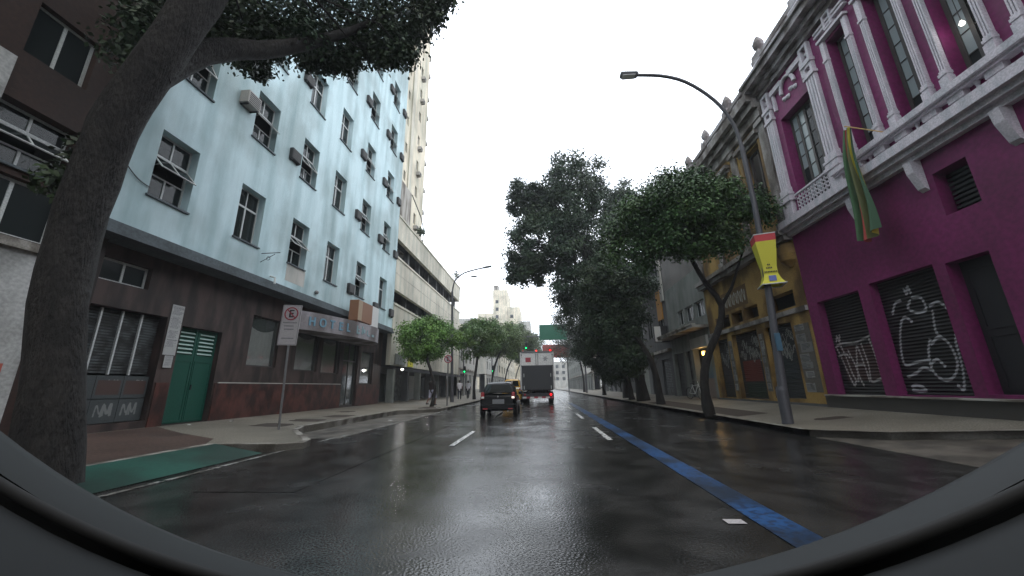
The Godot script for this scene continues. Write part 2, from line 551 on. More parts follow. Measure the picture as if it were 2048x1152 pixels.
# one window as a part with its pieces; shapes are shared between alike windows
func window(parent: Node3D, X: float, s: float, u0: float, v0: float, wd: float, ht: float, kind: String, called := "window") -> Node3D:
	var key := "%s %.3f %.3f %s" % [s, wd, ht, kind]
	if not cache.has(key):
		cache[key] = window_shapes([0.0, s], wd, ht, kind)
	var o := holder(called, Vector3(X, v0, -u0), parent)
	for p in cache[key]:
		var q := part(p[0], p[1], p[2], o, false)
		q.position = Vector3.ZERO
	return o

func rect_frame(mb: MB, F: Array, u0: float, u1: float, v0: float, v1: float, b: float, w0: float, w1: float) -> void:
	fbox(mb, F, u0, u1, v0, v0 + b, w0, w1)
	fbox(mb, F, u0, u1, v1 - b, v1, w0, w1)
	fbox(mb, F, u0, u0 + b, v0 + b, v1 - b, w0, w1)
	fbox(mb, F, u1 - b, u1, v0 + b, v1 - b, w0, w1)

func pane_of(F: Array, u0: float, u1: float, v0: float, v1: float, w: float) -> ArrayMesh:
	var mb := MB.new()
	fbox(mb, F, u0, u1, v0, v1, w - 0.006, w)
	return mb.mesh()

func window_shapes(F: Array, W: float, H: float, kind: String) -> Array:
	var out := []
	var fr := MB.new()
	var D := -0.26
	var b := 0.055
	if kind.begins_with("hotel"):
		rect_frame(fr, F, 0.004, W - 0.004, 0.004, H - 0.004, b, D - 0.05, D)
		var th := H * 0.66
		fbox(fr, F, b, W - b, th - 0.035, th + 0.035, D - 0.04, D + 0.015)
		fbox(fr, F, W / 2 - 0.022, W / 2 + 0.022, th + 0.035, H - b, D - 0.04, D + 0.005)
		var open := kind.contains("open")
		var low := b
		if open:
			var lh := H * 0.36
			fbox(fr, F, b, W - b, lh - 0.02, lh + 0.02, D - 0.04, D)
			fbox(fr, F, W / 2 - 0.022, W / 2 + 0.022, b, lh - 0.02, D - 0.04, D + 0.005)
			out.append(["pane", pane_of(F, b, W / 2 - 0.022, b, lh - 0.02, D - 0.02), M.glass])
			out.append(["pane", pane_of(F, W / 2 + 0.022, W - b, b, lh - 0.02, D - 0.02), M.glass])
			low = lh
			# sash swung out about its upper edge
			var sash := MB.new()
			var gl := MB.new()
			var ang := deg_to_rad(42.0 if kind.contains("wide") else 30.0)
			var bas := Basis(Vector3(0, 0, 1), F[1] * ang)
			var hl := th - 0.035 - low
			var hinge := fp(F, W / 2, th - 0.04, D + 0.03)
			var len := hl * 1.02
			for e in [[0.0, len / 2, W - 2 * b, 0.0]]:
				for side in [-1.0, 0.0, 1.0]:
					sash.obox(hinge + bas * Vector3(0, -len / 2, side * (W / 2 - b - 0.02)), Vector3(0.03, len, 0.04), bas)
				for y in [0.02, len - 0.02]:
					sash.obox(hinge + bas * Vector3(0, -y, 0), Vector3(0.03, 0.04, W - 2 * b - 0.08), bas)
			gl.obox(hinge + bas * Vector3(0, -len / 2, 0), Vector3(0.006, len - 0.08, W - 2 * b - 0.08), bas)
			# stays
			for side in [-1.0, 1.0]:
				var a := hinge + bas * Vector3(0, -len * 0.8, side * (W / 2 - b - 0.02))
				sash.tube([a, fp(F, W / 2 + -F[1] * 0 - side * (W / 2 - b - 0.02), low + hl * 0.35, D)], [0.009], 5)
			out.append(["sash", sash.mesh(), M.frame_white])
			out.append(["pane", gl.mesh(), M.glass])
		else:
			fbox(fr, F, W / 2 - 0.03, W / 2 + 0.03, b, th - 0.035, D - 0.04, D + 0.01)
			out.append(["pane", pane_of(F, b, W / 2 - 0.03, b, th - 0.035, D - 0.02), M.glass])
			out.append(["pane", pane_of(F, W / 2 + 0.03, W - b, b, th - 0.035, D - 0.02), M.glass])
		out.append(["pane", pane_of(F, b, W / 2 - 0.022, th + 0.035, H - b, D - 0.02), M.glass])
		out.append(["pane", pane_of(F, W / 2 + 0.022, W - b, th + 0.035, H - b, D - 0.02), M.glass])
		var sill := MB.new()
		fbox(sill, F, -0.04, W + 0.04, -0.05, 0.002, -0.2, 0.06)
		out.append(["sill", sill.mesh(), M.hotel_ledge])
		if kind.contains("curtain"):
			var cu := MB.new()
			var rows := []
			var from := 0.1 if kind.contains("left") else W * 0.5
			for i in 2:
				var row := []
				for j in 16:
					row.append(fp(F, from + j * (W * 0.42) / 15.0, 0.1 + i * (H - 0.2), D - 0.12 + 0.025 * sin(j * 2.1)))
				rows.append(row)
			cu.loft(rows)
			out.append(["curtain", cu.mesh(), M.curtain])
	elif kind.begins_with("tall"):
		# glazed wooden leaves, a stack of square panes in each
		D = -0.3
		rect_frame(fr, F, 0.004, W - 0.004, 0.004, H - 0.004, 0.06, D - 0.07, D)
		var leaves := 2 if W < 1.0 else 4
		var lw := (W - 0.12) / leaves
		var rowsn := 7
		for l in leaves:
			var u0 := 0.06 + l * lw
			var pale := (l % 2 == 1) if leaves == 2 else (l != 1)
			rect_frame(fr, F, u0, u0 + lw, 0.06, H - 0.06, 0.045, D - 0.05, D + 0.012)
			var ph := (H - 0.12 - 0.09) / rowsn
			for r in rowsn:
				var y0 := 0.06 + 0.045 + r * ph
				fbox(fr, F, u0 + 0.045, u0 + lw - 0.045, y0 + ph - 0.018, y0 + ph, D - 0.04, D)
				var dark := not pale or (r == 0) or (r == rowsn - 1 and l == 0) or (leaves == 4 and l == 3 and r == 2)
				out.append(["pane", pane_of(F, u0 + 0.045, u0 + lw - 0.045, y0, y0 + ph - 0.018, D - 0.02), M.dark_pane if dark else M.old_pane])
	elif kind.begins_with("plain"):
		D = -0.15
		rect_frame(fr, F, 0.004, W - 0.004, 0.004, H - 0.004, 0.06, D - 0.05, D)
		fbox(fr, F, W / 2 - 0.03, W / 2 + 0.03, 0.06, H - 0.06, D - 0.04, D)
		out.append(["pane", pane_of(F, 0.06, W / 2 - 0.03, 0.06, H - 0.06, D - 0.02), M.dark_pane])
		out.append(["pane", pane_of(F, W / 2 + 0.03, W - 0.06, 0.06, H - 0.06, D - 0.02), M.dark_pane])
	elif kind == "shop":
		D = -0.12
		rect_frame(fr, F, 0.004, W - 0.004, 0.004, H - 0.004, 0.05, D - 0.05, D)
		out.append(["pane", pane_of(F, 0.05, W - 0.05, 0.05, H - 0.05, D - 0.02), M.shop_glass])
	out.push_front(["frame", fr.mesh(), M.frame_dark if kind.begins_with("tall") or kind == "shop" else M.frame_white])
	return out

func air_conditioner(parent: Node3D, X: float, s: float, u: float, v: float, body: Material, proud := 0.3, wd := 0.62, ht := 0.42) -> void:
	var o := holder("air_conditioner", Vector3(X, v, -u), parent)
	var key := "ac %s %s %.2f %.2f" % [s, body.get_instance_id(), proud, wd]
	if not cache.has(key):
		var F := [0.0, s]
		var cs := MB.new()
		cs.cbox(fp(F, wd / 2, ht / 2, proud / 2 - 0.06), Vector3(proud + 0.12, ht, wd), 0.02)
		var gr := MB.new()
		for k in 6:
			fbox(gr, F, 0.05, wd - 0.05, 0.05 + k * (ht - 0.08) / 6, 0.05 + k * (ht - 0.08) / 6 + 0.03, proud - 0.004, proud + 0.012)
		var bk := MB.new()
		fbox(bk, F, 0.06, 0.1, -0.05, 0.0, 0.0, proud - 0.03)
		var bk2 := MB.new()
		fbox(bk2, F, wd - 0.1, wd - 0.06, -0.05, 0.0, 0.0, proud - 0.03)
		cache[key] = [["casing", cs.mesh(), body], ["grille", gr.mesh(), M.frame_dark], ["bracket", bk.mesh(), M.iron], ["bracket", bk2.mesh(), M.iron]]
	for p in cache[key]:
		part(p[0], p[1], p[2], o, false)

# ---------------------------------------------------------------- printed surfaces
func dab(img: Image, x: float, y: float, r: float, col: Color, a := 1.0) -> void:
	var w := img.get_width()
	var h := img.get_height()
	for j in range(maxi(0, int(y - r)), mini(h, int(y + r) + 1)):
		for i in range(maxi(0, int(x - r)), mini(w, int(x + r) + 1)):
			var d := Vector2(i - x, j - y).length()
			if d <= r:
				var k := a * clampf((r - d) * 0.7 + 0.2, 0.0, 1.0)
				img.set_pixel(i, j, img.get_pixel(i, j).lerp(col, k))

func stroke(img: Image, pts: Array, r: float, col: Color, smooth := true) -> void:
	var w := img.get_width()
	var h := img.get_height()
	var last: Vector2 = pts[0]
	for k in pts.size() - 1:
		for s in 24:
			var f := s / 24.0
			var p: Vector2
			if smooth:
				var p0: Vector2 = pts[maxi(k - 1, 0)]
				var p3: Vector2 = pts[mini(k + 2, pts.size() - 1)]
				p = (pts[k] as Vector2).cubic_interpolate(pts[k + 1], p0, p3, f)
			else:
				p = (pts[k] as Vector2).lerp(pts[k + 1], f)
			dab(img, p.x * w, p.y * h, r * rng.randf_range(0.75, 1.1), col, rng.randf_range(0.55, 0.95))
			last = p

func printed(img: Image, rough := 0.65) -> StandardMaterial3D:
	img.generate_mipmaps()
	var m := StandardMaterial3D.new()
	m.albedo_texture = ImageTexture.create_from_image(img)
	m.roughness = rough
	m.cull_mode = BaseMaterial3D.CULL_DISABLED
	return m

func canvas(w: int, h: int, c: Color) -> Image:
	var img := Image.create(w, h, false, Image.FORMAT_RGB8)
	img.fill(c)
	for k in w * h / 60:
		var x := rng.randi_range(0, w - 1)
		var y := rng.randi_range(0, h - 1)
		var f := rng.randf_range(0.82, 1.15)
		img.fill_rect(Rect2i(x, y, rng.randi_range(1, 5), rng.randi_range(1, 4)), Color(c.r * f, c.g * f, c.b * f))
	return img

# a corrugated roller shutter with print on it
func shutter_mesh(F: Array, u0: float, u1: float, v0: float, v1: float, w: float, pitch := 0.09) -> MB:
	var mb := MB.new()
	var nrow := int((v1 - v0) / pitch) * 4
	for k in nrow:
		var a := v0 + (v1 - v0) * k / nrow
		var b := v0 + (v1 - v0) * (k + 1) / nrow
		var wa := w + 0.014 * sin(TAU * k / 4.0)
		var wb := w + 0.014 * sin(TAU * (k + 1) / 4.0)
		var ua := u0 if F[1] > 0 else u1
		var ub := u1 if F[1] > 0 else u0
		var ta := 1.0 - float(k) / nrow
		var tb := 1.0 - float(k + 1) / nrow
		mb.tri(fp(F, ua, a, wa), fp(F, ub, a, wa), fp(F, ub, b, wb), Vector2(0, ta), Vector2(1, ta), Vector2(1, tb))
		mb.tri(fp(F, ua, a, wa), fp(F, ub, b, wb), fp(F, ua, b, wb), Vector2(0, ta), Vector2(1, tb), Vector2(0, tb))
	return mb

func lettering(txt: String, size: float, depth: float, bold := true) -> TextMesh:
	var tm := TextMesh.new()
	var f := SystemFont.new()
	f.font_names = PackedStringArray(["Droid Sans"])
	f.font_weight = 700 if bold else 400
	tm.font = f
	tm.text = txt
	tm.font_size = 64
	tm.pixel_size = size / 46.0
	tm.depth = depth
	return tm

# ---------------------------------------------------------------- the setting
func left_h(x: float) -> float:
	return 0.15 + (-x - 5.8) * 0.034

func right_h(x: float) -> float:
	return 0.15 + (x - 6.3) * 0.094

func slab(poly: Array, h: Callable, lift := 0.0, skirt := true) -> MB:
	var mb := MB.new()
	var p2 := PackedVector2Array()
	for p in poly:
		p2.append(Vector2(p[0], p[1]))
	var idx := Geometry2D.triangulate_polygon(p2)
	for k in range(0, idx.size(), 3):
		var q := []
		for e in 3:
			var p := p2[idx[k + e]]
			q.append(Vector3(p.x, h.call(p.x) + lift, p.y))
		if (q[1] - q[0]).cross(q[2] - q[0]).y < 0:
			mb.tri(q[0], q[2], q[1])
		else:
			mb.tri(q[0], q[1], q[2])
	if skirt:
		for k in p2.size():
			var a := p2[k]
			var b := p2[(k + 1) % p2.size()]
			mb.quad(Vector3(a.x, -0.05, a.y), Vector3(b.x, -0.05, b.y), Vector3(b.x, h.call(b.x) + lift, b.y), Vector3(a.x, h.call(a.x) + lift, a.y))
	return mb

func kerb_strip(pts: Array, inward: float, h: Callable) -> MB:
	var mb := MB.new()
	var n := pts.size()
	var ins := []
	for k in n:
		var a: Vector2 = pts[maxi(k - 1, 0)]
		var b: Vector2 = pts[mini(k + 1, n - 1)]
		var d := (b - a).normalized()
		ins.append(pts[k] + Vector2(-d.y, d.x) * inward * 0.17)
	for k in n - 1:
		var parts := maxi(1, int((pts[k + 1] - pts[k]).length() / 1.0))
		for s in mini(parts, 60):
			var f0 := float(s) / parts
			var f1 := float(s + 1) / parts if s < 59 else 1.0
			var a0: Vector2 = pts[k].lerp(pts[k + 1], f0)
			var a1: Vector2 = pts[k].lerp(pts[k + 1], f1)
			var b0: Vector2 = ins[k].lerp(ins[k + 1], f0)
			var b1: Vector2 = ins[k].lerp(ins[k + 1], f1)
			var up := 0.012 + 0.01 * sin(s * 2.7)
			var ch := (b0 - a0) * 0.12
			var y0: float = h.call(a0.x) + up
			var y1: float = h.call(a1.x) + up
			var q := [Vector3(a0.x, -0.04, a0.y), Vector3(a1.x, -0.04, a1.y), Vector3(a1.x, y1 - 0.02, a1.y), Vector3(a0.x, y0 - 0.02, a0.y)]
			var e := [Vector3(a0.x + ch.x, y0, a0.y + ch.y), Vector3(a1.x + ch.x, y1, a1.y + ch.y)]
			var center := Vector3((a0.x + b1.x) / 2, 0, (a0.y + b1.y) / 2)
			mb.out_poly(q, center)
			mb.out_poly([q[3], q[2], e[1], e[0]], center)
			mb.out_poly([e[0], e[1], Vector3(b1.x, y1, b1.y), Vector3(b0.x, y0, b0.y)], center - Vector3(0, 5, 0))
	return mb

func flat_rect(x0: float, x1: float, z0: float, z1: float, y: float, mb: MB = null) -> MB:
	var m := MB.new() if mb == null else mb
	m.quad(Vector3(x0, y, z0), Vector3(x1, y, z0), Vector3(x1, y, z1), Vector3(x0, y, z1))
	return m

func rough_blob(cx: float, cz: float, rx: float, rz: float, y: Callable, lift: float, sd: int) -> MB:
	var poly := []
	var r := RandomNumberGenerator.new()
	r.seed = sd
	for k in 18:
		var a := TAU * k / 18
		var f := r.randf_range(0.82, 1.08)
		# squarish outline
		var d := Vector2(cos(a), sin(a))
		var sq := 1.0 / pow(pow(absf(d.x), 5) + pow(absf(d.y), 5), 0.2)
		poly.append([cx + d.x * sq * rx * f, cz + d.y * sq * rz * f])
	return slab(poly, y, lift, false)

func build_ground() -> void:
	struct("ground", flat_rect(-400, 400, 60, -500, -0.06), M.bay)
	struct("road", flat_rect(-10.4, 9.4, 12, -230, 0.0), M.asphalt)
	# a long repair along the road, a cross joint
	struct("road_repair_strip", flat_rect(-1.1, 0.25, 3, -9.2, 0.004), M.patch)
	struct("road_repair_strip", flat_rect(-0.2, 1.1, -11.5, -26, 0.004), M.patch)
	struct("road_repair_strip", flat_rect(-4.6, -3.2, -5.0, -13.4, 0.004), M.patch)
	# left: pavement with a bulb, a parking bay and a painted ramp
	var edge := [Vector2(-6.95, 8), Vector2(-6.95, -7.9), Vector2(-5.75, -8.15), Vector2(-5.35, -8.5), Vector2(-5.5, -9.0), Vector2(-6.9, -10.6), Vector2(-7.35, -11.6), Vector2(-7.4, -19.2), Vector2(-6.6, -20.3), Vector2(-5.75, -21.4), Vector2(-5.7, -23), Vector2(-5.7, -230)]
	var poly := []
	for p in edge:
		poly.append([p.x, p.y])
	poly.append([-24.0, -230.0])
	poly.append([-24.0, 8.0])
	struct("pavement", slab(poly, left_h), M.mosaic)
	struct("kerb", kerb_strip(edge, -1.0, left_h), M.kerb)
	struct("red_paving", slab([[-7.15, 8], [-7.15, -7.9], [-7.6, -8.6], [-9.1, -9.3], [-11.0, -10.4], [-11.0, 8]], left_h, 0.004, false), M.red_paving)
	struct("parking_bay", flat_rect(-7.38, -5.45, -10.2, -20.6, 0.004), M.bay)
	var ramp := MB.new()
	ramp.quad(Vector3(-6.93, 0.2, -4.6), Vector3(-5.85, 0.012, -4.6), Vector3(-5.85, 0.012, -7.9), Vector3(-6.93, 0.2, -7.9))
	ramp.out_poly([Vector3(-6.93, 0.2, -4.6), Vector3(-5.85, 0.012, -4.6), Vector3(-6.93, 0.0, -4.6)], Vector3(-6.5, 0.1, -6))
	struct("driveway_ramp", ramp, M.green_paint)
	# right: pavement, driveway, planting strip
	var redge := [Vector2(6.3, -230), Vector2(6.3, -9.9), Vector2(7.1, -8.7), Vector2(9.3, -7.1)]
	var rp := []
	for p in redge:
		rp.append([p.x, p.y])
	rp.append([9.7, -7.0])
	rp.append([22.0, -7.0])
	rp.append([22.0, -230.0])
	struct("pavement", slab(rp, right_h), M.mosaic)
	struct("kerb", kerb_strip(redge, 1.0, right_h), M.kerb)
	struct("driveway", slab([[6.3, 8], [6.3, -9.7], [7.2, -8.5], [9.7, -6.7], [9.9, 8]], func(x): return 0.01 + maxf(0.0, x - 6.3) * 0.1, 0.0), M.bay)
	struct("planting_strip", slab([[6.5, -13.6], [7.5, -13.6], [7.6, -24.6], [6.5, -24.6]], right_h, 0.006, false), M.soil)
	# paint
	var gutter := MB.new()
	for k in 40:
		var z := -3.6 - k * 1.0
		var x := -5.62 + 0.03 * sin(k * 0.9) + (0.0 if k > 4 else 0.0)
		if k % 7 != 5:
			flat_rect(x - 0.05, x + 0.05, z, z - 0.94, 0.007, gutter)
	struct("edge_line", gutter, M.worn_paint)
	for z in [-8.75, -17.2, -25.6, -34.0, -42.4]:
		struct("lane_dash", flat_rect(-2.12, -2.0, z, z - 2.85, 0.008), M.white_paint)
	for z in [-9.55, -15.6, -21.6, -27.6, -33.6, -39.6]:
		struct("lane_dash", flat_rect(1.5, 1.63, z, z - 2.8, 0.008), M.white_paint)
	struct("lane_dash", flat_rect(1.66, 1.83, -3.98, -4.1, 0.008), M.sign_white)
	struct("blue_line", flat_rect(1.93, 2.27, -2.0, -30.0, 0.007), M.blue_paint)
	# bare patches in the left pavement
	for a in [[-8.35, -11.6, 0.55, 0.5], [-8.3, -13.3, 0.6, 0.5], [-8.2, -15.2, 0.5, 0.62], [-6.5, -21.9, 0.6, 0.9], [-9.2, -17.6, 0.35, 0.5]]:
		struct("soil_patch", rough_blob(a[0], a[1], a[2], a[3], left_h, 0.006, int(a[1] * -100)), M.soil)
	struct("soil_patch", rough_blob(7.8, -11.2, 0.42, 0.25, right_h, 0.006, 77), M.soil)

# ---------------------------------------------------------------- left side
func build_hotel() -> void:
	var X := -10.5
	var F := [X, 1.0]
	var h := thing("hotel", "tall pale blue hotel with rows of white framed windows above a brown ground floor", "building", Vector3(-13, 0.2, -16.4))
	var cols := [8.25, 11.15, 13.98, 16.65, 19.72, 22.9]
	var rows := [6.5, 10.55, 14.55, 18.5, 22.45, 26.4, 30.3]
	var WW := 1.17
	var WH := 2.05
	var holes := []
	for r in rows:
		for c in cols:
			holes.append([c, c + WW, r, r + WH])
	# air conditioners and their wall holes, just nearer than the window
	var mb := MB.new()
	fwall(mb, F, 7.4, 25.45, 5.42, 34.6, 0.34, holes)
	# end walls and roof
	mb.box(Vector3(X - 0.345, 5.42, -7.4), Vector3(-24, 34.6, -7.7))
	mb.box(Vector3(X - 0.345, 5.42, -25.15), Vector3(-24, 34.6, -25.45))
	mb.box(Vector3(X - 0.345, 34.2, -7.71), Vector3(-24, 34.5, -25.14))
	part("wall", mb, M.hotel, h)
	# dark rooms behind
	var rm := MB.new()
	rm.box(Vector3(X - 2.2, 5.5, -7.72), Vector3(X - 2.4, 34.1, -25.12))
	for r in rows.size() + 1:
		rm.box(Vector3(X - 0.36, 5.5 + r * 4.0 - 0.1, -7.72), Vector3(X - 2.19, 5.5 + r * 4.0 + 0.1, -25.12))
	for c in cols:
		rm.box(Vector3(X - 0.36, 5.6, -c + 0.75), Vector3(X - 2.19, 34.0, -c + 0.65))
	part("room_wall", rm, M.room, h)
	var kinds := {}
	for k in ["0,0", "0,2", "0,4", "1,1"]:
		kinds[k] = "hotel open wide"
	for k in ["1,0", "1,2", "1,4", "1,5", "3,3", "3,5", "4,2", "5,4", "4,5", "2,4"]:
		kinds[k] = "hotel open"
	for k in ["0,1", "1,3", "0,3", "2,1", "2,3", "0,5"]:
		kinds[k] = "hotel closed"
	rng.seed = 4
	for i in rows.size():
		for j in cols.size():
			var kind: String = kinds.get("%d,%d" % [i, j], ["hotel closed", "hotel open"][rng.randi_range(0, 1)])
			var cu := rng.randi_range(0, 3)
			if cu == 1:
				kind += " curtain left"
			elif cu == 2 and kind.contains("closed"):
				kind += " curtain"
			window(h, X, 1.0, cols[j], rows[i], WW, WH, kind)
	# a pale patch of new plaster under the third window of the lowest row
	var ps := MB.new()
	fbox(ps, F, 14.0, 15.25, 5.72, 6.44, -0.02, 0.004)
	part("plaster_patch", ps, M.palewall, h)
	for a in [[10.35, 11.35, 1], [13.15, 10.95, 0], [18.95, 10.95, 0], [22.1, 10.75, 0], [24.75, 10.6, 0], [18.9, 6.45, 0], [22.15, 6.1, 0], [24.7, 6.2, 0], [13.3, 15.2, 0], [18.9, 15.0, 0], [22.1, 15.0, 0], [24.7, 14.9, 0], [16.0, 18.9, 0], [18.95, 19.0, 0], [22.1, 18.9, 0], [18.95, 22.9, 0], [22.1, 22.9, 0], [24.7, 22.9, 0], [22.1, 26.8, 0], [18.95, 26.8, 0], [24.7, 18.8, 0]]:
		air_conditioner(h, X, 1.0, a[0], a[1], M.ac_pale if a[2] == 1 else M.ac_body, 0.34 if a[2] == 1 else 0.16, 0.6, 0.52)
	# ledge with its dark lip and the soffit over the pavement
	var lg := MB.new()
	fbox(lg, F, 7.35, 25.5, 5.2, 5.42, -0.65, 0.1)
	fbox(lg, F, 7.3, 25.5, 5.08, 5.198, -0.6, 0.18)
	part("ledge", lg, M.hotel_ledge, h)
	# ground floor set back
	var G := [-11.1, 1.0]
	var gh := [[8.1, 10.12, 0.52, 3.45], [8.15, 9.38, 4.1, 4.72], [10.62, 12.12, 0.34, 3.27], [13.4, 15.0, 2.2, 4.15], [16.2, 17.95, 2.15, 4.2], [18.3, 20.0, 2.1, 4.2], [20.4, 22.1, 0.36, 4.2], [22.5, 24.2, 1.6, 3.6]]
	var gw := MB.new()
	fwall(gw, G, 7.4, 25.45, 0.0, 5.078, 0.3, gh)
	gw.box(Vector3(-11.41, 0, -7.4), Vector3(-24, 5.078, -7.65))
	gw.box(Vector3(-11.41, 0, -25.2), Vector3(-24, 5.078, -25.45))
	part("ground_floor_wall", gw, M.brown, h)
	var da := MB.new()
	for s in [[7.5, 8.05], [10.17, 10.57], [12.17, 20.35], [22.15, 25.4]]:
		da = MB.new()
		fbox(da, G, s[0], s[1], 0.1, 1.55, 0.002, 0.03)
		part("dado", da, M.dado, h)
	var wl := MB.new()
	fbox(wl, G, 12.3, 20.3, 1.552, 1.585, 0.0, 0.034)
	part("dado_trim", wl, M.palewall, h)
	var pi := MB.new()
	fbox(pi, G, 7.36, 7.98, 0.1, 5.07, 0.002, 0.22)
	part("pilaster", pi, M.brown, h)
	var gr := MB.new()
	gr.box(Vector3(-12.6, 0.3, -7.7), Vector3(-12.8, 5.0, -25.1))
	gr.box(Vector3(-11.42, 0.25, -7.7), Vector3(-12.59, 0.33, -25.1))
	part("lobby_wall", gr, M.room, h)
	# barred front with board panels below
	var g1 := holder("barred_front", Vector3(-11.1, 0.52, -8.1), h)
	var F0 := [0.0, 1.0]
	for k in 3:
		var bars := MB.new()
		fbox(bars, F0, 0.42 + k * 0.5, 0.46 + k * 0.5, 1.22, 2.9, -0.2, -0.15)
		part("bar", bars, M.frame_white, g1, false)
	var lou := MB.new()
	for k in 22:
		fbox(lou, F0, 0.02, 2.0, 1.26 + k * 0.075, 1.31 + k * 0.075, -0.29, -0.25)
	part("louvre", lou, M.shutter_old, g1, false).set_meta("kind", "stuff")
	for r in 2:
		for c in 3:
			var img := canvas(96, 96, Color(0.24, 0.26, 0.26))
			for q in 3:
				var x := rng.randf_range(0.15, 0.5)
				stroke(img, [Vector2(x, 0.7), Vector2(x + 0.05, 0.25), Vector2(x + 0.2, 0.6), Vector2(x + 0.3, 0.2), Vector2(x + 0.32, 0.7)], rng.randf_range(3, 6), Color(0.46, 0.47, 0.46))
			if r == 1 and c > 0:
				img.fill_rect(Rect2i(8, 20, 80, 60), Color(0.28, 0.2, 0.18))
			var pb := MB.new()
			fbox(pb, F0, 0.03 + c * 0.66, 0.67 + c * 0.66, 0.02 + r * 0.6, 0.6 + r * 0.6, -0.2, -0.12 - 0.01 * c)
			part("board", pb, printed(img), g1, false)
	# vent window over it
	var vw := window(h, -11.1, 1.0, 8.15, 4.1, 1.23, 0.62, "plain")
	# green gate: two leaves, louvre slats on top
	var gt := holder("gate", Vector3(-11.1, 0.34, -10.62), h)
	for l in 2:
		var u0 := 0.02 + l * 0.74
		var leaf := MB.new()
		fbox(leaf, F0, u0, u0 + 0.72, 0.02, 2.0, -0.2, -0.15)
		rect_frame(leaf, F0, u0, u0 + 0.72, 2.0, 2.92, 0.07, -0.2, -0.15)
		rect_frame(leaf, F0, u0 + 0.04, u0 + 0.68, 0.06, 1.9, 0.04, -0.15, -0.135)
		fbox(leaf, F0, u0 + 0.07, u0 + 0.65, 2.07, 2.85, -0.21, -0.2)
		part("gate_leaf", leaf, M.gate, gt, false)
		for k in 6:
			var sl := MB.new()
			sl.obox(fp(F0, u0 + 0.36, 2.14 + k * 0.125, -0.17), Vector3(0.012, 0.06, 0.56), Basis(Vector3(0, 0, 1), 0.6))
			part("slat", sl, M.slat_light, gt, false)
	var handle := MB.new()
	fbox(handle, F0, 0.8, 0.83, 1.0, 1.16, -0.135, -0.1)
	part("handle", handle, M.iron, gt, false)
	# shop windows and the glazed lobby door
	for a in gh.slice(3, 6):
		var wn := window(h, -11.1, 1.0, a[0], a[2], a[1] - a[0], a[3] - a[2], "shop")
		var bl := MB.new()
		var rows2 := []
		for i in 2:
			var row := []
			for j in 26:
				row.append(fp(F0, 0.06 + j * (a[1] - a[0] - 0.12) / 25.0, 0.05 + i * (a[3] - a[2] - 0.35 - 0.25 * sin(j * 0.11)), -0.26 + 0.02 * sin(j * 1.9)))
			rows2.append(row)
		bl.loft(rows2)
		part("curtain", bl, M.curtain, wn, false)
	var dr := holder("glazed_door", Vector3(-11.1, 0.36, -20.4), h)
	var df := MB.new()
	rect_frame(df, F0, 0.01, 1.69, 0.01, 3.83, 0.07, -0.2, -0.12)
	fbox(df, F0, 0.82, 0.88, 0.08, 3.76, -0.2, -0.12)
	fbox(df, F0, 0.08, 1.62, 2.5, 2.56, -0.2, -0.12)
	part("frame", df, M.frame_dark, dr, false)
	for q in [[0.08, 0.82, 0.08, 2.5], [0.88, 1.62, 0.08, 2.5], [0.08, 0.82, 2.56, 3.76], [0.88, 1.62, 2.56, 3.76]]:
		part("pane", pane_of(F0, q[0], q[1], q[2], q[3], -0.15), M.shop_glass, dr, false)
	window(h, -11.1, 1.0, 22.5, 1.6, 1.7, 2.0, "shop")
	# canopy over the entrance, rounded at its far end
	var poly := PackedVector2Array([Vector2(15.0, 0.0), Vector2(15.2, 0.55), Vector2(15.8, 0.88), Vector2(16.5, 1.16), Vector2(17.3, 1.4), Vector2(18.2, 1.6), Vector2(19.2, 1.72), Vector2(20.3, 1.75)])
	for k in range(1, 10):
		var a := PI / 2 * k / 9.0
		poly.append(Vector2(20.3 + 2.0 * sin(a), -0.05 + 1.8 * cos(a)))
	var cp := MB.new()
	# local x = u, local y = w
	cp.prism(poly, Transform3D(Basis(Vector3(0, 0, -1), Vector3(1, 0, 0), Vector3(0, 1, 0)), Vector3(-11.08, 3.86, 0)), 0.82)
	var cn := part("canopy", cp, M.canopy, h)
	var x0 := -11.08 + 1.75 + 0.004
	var fascia := func(at: float) -> float:
		for q in range(1, poly.size()):
			if poly[q].x >= at:
				return lerpf(poly[q - 1].y, poly[q].y, (at - poly[q - 1].x) / maxf(0.001, poly[q].x - poly[q - 1].x))
		return 1.75
	var u := 15.75
	for ch in "HOTEL":
		var o := MeshInstance3D.new()
		o.mesh = lettering(ch, 0.4, 0.03)
		o.material_override = M.letter_blue
		o.name = numbered("letter", cn)
		cn.add_child(o)
		o.rotation.y = PI / 2 - atan((fascia.call(u + 0.2) - fascia.call(u - 0.2)) / 0.4)
		o.position = Vector3(-11.08 + fascia.call(u) + 0.02, 4.26, -u)
		u += 0.5
	# what is left of a second word, worn past reading
	for a in [[18.4, [[0, 0.07, 0, 0.42], [0.07, 0.26, 0.0, 0.1], [0.07, 0.24, 0.2, 0.27]]], [18.85, [[0, 0.08, 0.02, 0.44], [0.1, 0.3, 0.1, 0.3]]], [19.35, [[0, 0.07, 0.05, 0.3], [0.05, 0.3, 0.0, 0.06]]], [19.85, [[0.02, 0.3, 0.02, 0.14]]]]:
		var fl := MB.new()
		for r in a[1]:
			fl.box(Vector3(-11.1 + fascia.call(a[0]), 4.06 + r[2], -a[0] - r[0]), Vector3(-11.055 + fascia.call(a[0] + r[1]), 4.06 + r[3], -a[0] - r[1]))
		part("worn_letter", fl, M.letter_faint, cn)
	# brown box and white board standing on the canopy
	var bx := thing("wooden_crate", "brown wooden box standing on the hotel canopy below the windows", "box", Vector3(-9.75, 4.68, -19.3))
	var b1 := MB.new()
	b1.cbox(Vector3(-9.78, 5.35, -19.35), Vector3(0.5, 1.1, 1.7), 0.015)
	part("body", b1, M.wood, bx)
	var b2 := MB.new()
